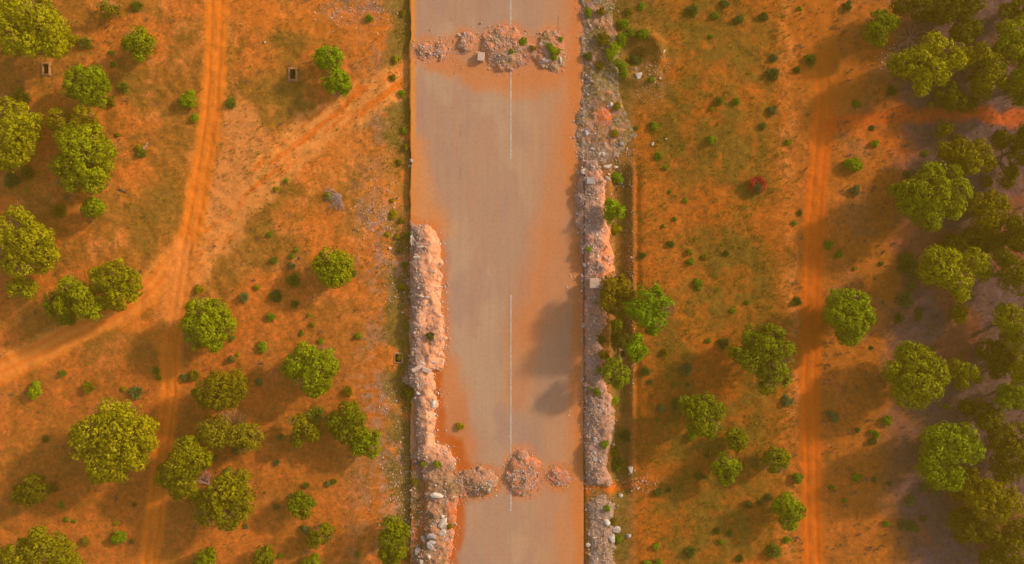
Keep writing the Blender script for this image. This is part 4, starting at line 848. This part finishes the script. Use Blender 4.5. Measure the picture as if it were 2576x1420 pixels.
# ------------------------------------------------------------------ stuff: gravel and dry grass
def gravel():
    rg = np.random.default_rng(77); xs, ys, ss = [], [], []
    for key, (poly, hm, wd) in MOUNDS.items():
        px = [p[0] for p in poly]; py = [p[1] for p in poly]; a = (max(px)-min(px)+20)*(max(py)-min(py)+20)
        n = int(a*.16); x = rg.uniform(min(px)-10, max(px)+10, n); y = rg.uniform(min(py)-10, min(max(py)+10, 1470), n)
        d = sdf(x, y, poly); wt = {'left': .25+.6*sstep(1070, 1052, x)+.6*sstep(12, 4, d), 'right': .3+.6*sstep(1515, 1495, x), 'north': .04+.25*sstep(1490, 1475, x)+.3*sstep(360, 400, y), 'low': .35+0*x}.get(key, .5+0*x)
        k = (y > -30) & ((d > -2) | ((d > -14) & (rg.random(n) < .2))) & (rg.random(n) < wt*(.1+1.6*sstep(.35, .6, fbm(x/16, y/16, 91, 3))))
        xs.append(x[k]); ys.append(y[k]); ss.append(np.exp(rg.normal(-3.35, .42, k.sum())))
    for cx, cy, rx, ry, n in ((955,550,70,110,420),(1000,700,40,120,300),(905,35,110,45,260),(1010,1200,50,170,700),(1050,1330,50,100,500),(1530,420,60,60,260),(1650,190,50,50,120),(1600,1215,60,30,160),(2240,150,25,35,260),(1585,700,14,300,500),(1440,720,14,600,120),(1125,800,6,250,90),(980,1010,60,60,160),(1250,130,150,60,420),(1100,135,60,36,160),(1310,1195,75,70,260),(1405,1202,45,36,110),(1225,1215,50,45,130)):
        xs.append(rg.normal(cx, rx*.5, n)); ys.append(rg.normal(cy, ry*.5, n)); ss.append(np.exp(rg.normal(-3.35, .4, n)))
    x = np.concatenate(xs); y = np.concatenate(ys); s = np.minimum(np.concatenate(ss), .13)
    z = base0(x, y)+np.maximum(mound_h(x, y), 0)
    B = np.array([(1,0,0),(-1,0,0),(0,1,0),(0,-1,0),(0,0,1),(0,0,-1)], float); Fb = np.array([(0,2,4),(2,1,4),(1,3,4),(3,0,4),(2,0,5),(1,2,5),(3,1,5),(0,3,5)])
    n = len(x); a = rg.random(n)*6.28; sc_ = s[:, None, None]*rg.uniform(.6, 1.25, (n, 6, 1)); P = B[None]*sc_; P = P+rg.normal(size=P.shape)*s[:, None, None]*.16; P[:, :, 2] *= .7
    ca, sa = np.cos(a)[:, None], np.sin(a)[:, None]; Q = P.copy(); Q[:, :, 0] = P[:, :, 0]*ca-P[:, :, 1]*sa; Q[:, :, 1] = P[:, :, 0]*sa+P[:, :, 1]*ca
    Q += np.stack([(x-1288)*S, (710-y)*S, z+s*.35], 1)[:, None, :]
    F = (Fb[None]+np.arange(n)[:, None, None]*6).reshape(-1, 3)
    obj('gravel', mesh_np('gravel', Q.reshape(-1, 3), F, M_gravel, var=np.repeat(rg.random(n), 8)), kind='stuff')
def gravel_mat():
    m, t, b = node_mat('mixed_gravel'); L = t.links; a = N(t, 'ShaderNodeAttribute', attribute_name='var')
    r = N(t, 'ShaderNodeValToRGB'); L.new(a.outputs['Fac'], r.inputs[0]); e = r.color_ramp.elements
    e[0].position = 0; e[0].color = (.36, .22, .15, 1); e[1].position = 1; e[1].color = (.74, .60, .52, 1)
    for p, c in ((.35, (.56, .29, .15)), (.6, (.46, .32, .27)), (.88, (.60, .42, .32))):
        q = e.new(p); q.color = (*c, 1)
    L.new(r.outputs[0], b.inputs['Base Color']); b.inputs['Roughness'].default_value = .9; return m
M_gravel = gravel_mat(); gravel()
def tufts(name, n, sampler, col, hgt, seed, blades=5):
    rg = np.random.default_rng(seed); x = rg.uniform(-40, 2620, n); y = rg.uniform(-40, 1460, n)
    k = rg.random(n) < sampler(x, y); x, y = x[k], y[k]; n = len(x)
    z = base0(x, y)+np.maximum(mound_h(x, y), 0); s = hgt*np.exp(rg.normal(0, .35, n))
    a = rg.random((n, blades))*6.283; tl = rg.uniform(.25, 1.0, (n, blades)); d = np.stack([np.cos(a)*tl, np.sin(a)*tl, np.full_like(a, .8)], 2)*s[:, None, None]
    side = np.stack([-np.sin(a), np.cos(a), a*0], 2)*s[:, None, None]*.13
    p = np.stack([(x-1288)*S, (710-y)*S, z-.01], 1)[:, None, :]+d*.12
    V = np.stack([p-side, p+side, p+d], 2).reshape(-1, 3); F = np.arange(len(V)).reshape(-1, 3)
    o = obj(name, mesh_np(name, V, F, M_leaf, var=np.clip(rg.normal(.5, .2, len(F)), 0, 1)), kind='stuff'); o.color = (*col, 1)
def off_tracks(x, y):
    m = np.ones(len(x))
    for nm, (pl, wd) in TRACKS.items(): m *= sstep(wd-4, wd+8, seg_dist(x, y, pl))
    return m*((x < 1030) | (x > 1466))
def s_dry(x, y):
    f = fbm(x/50, y/50, 61, 4); g = fbm(x/18, y/18, 62, 3)
    return off_tracks(x, y)*sstep(.44, .6, .5*f+.5*g)*np.where(x < 1030, .7, np.where(x < 2000, 1., .3))
def s_green(x, y):
    f = fbm(x/60, y/60, 95, 4); g = fbm(x/16, y/16, 96, 3); strip = ((x > 965) & (x < 1033))*1.6+((x > 1466) & (x < 1650) & (y < 260))*1.6+((x > 1550) & (x < 1592) & (y > 420))*.7
    fld = ((x > 1600) & (x < 2000))*.65+((x > 560) & (x < 800) & (y > 60) & (y < 700))*.35+(x < 560)*.12
    return off_tracks(x, y)*sstep(.46, .6, .5*f+.5*g)*np.clip(strip+fld, 0, 1)
def s_purple(x, y):
    return off_tracks(x, y)*sstep(.5, .64, fbm(x/14, y/14, 97, 3))*((x > 2000)*.5+(x < 1000)*.08)
tufts('dry_grass', 120000, s_dry, (.34, .20, .03), .085, 1)
tufts('green_grass', 130000, s_green, (.22, .19, .006), .10, 2)
tufts('dead_herbs', 60000, s_purple, (.17, .095, .085), .13, 3, 7)

# ------------------------------------------------------------------ the dusty air
import bmesh
bm = bmesh.new(); bmesh.ops.create_cube(bm, size=1); me = bpy.data.meshes.new('haze'); bm.to_mesh(me); bm.free()
m = bpy.data.materials.new('dusty_air'); m.use_nodes = True; t = m.node_tree; t.nodes.remove(t.nodes['Principled BSDF'])
pv = t.nodes.new('ShaderNodeVolumePrincipled'); pv.inputs['Color'].default_value = (1.0, .56, .06, 1); pv.inputs['Density'].default_value = .0013
t.links.new(pv.outputs[0], t.nodes['Material Output'].inputs['Volume']); me.materials.append(m)
o = obj('haze', me, kind='stuff'); o.scale = (9000, 9000, 75); o.location = (0, 0, 75/2-8)
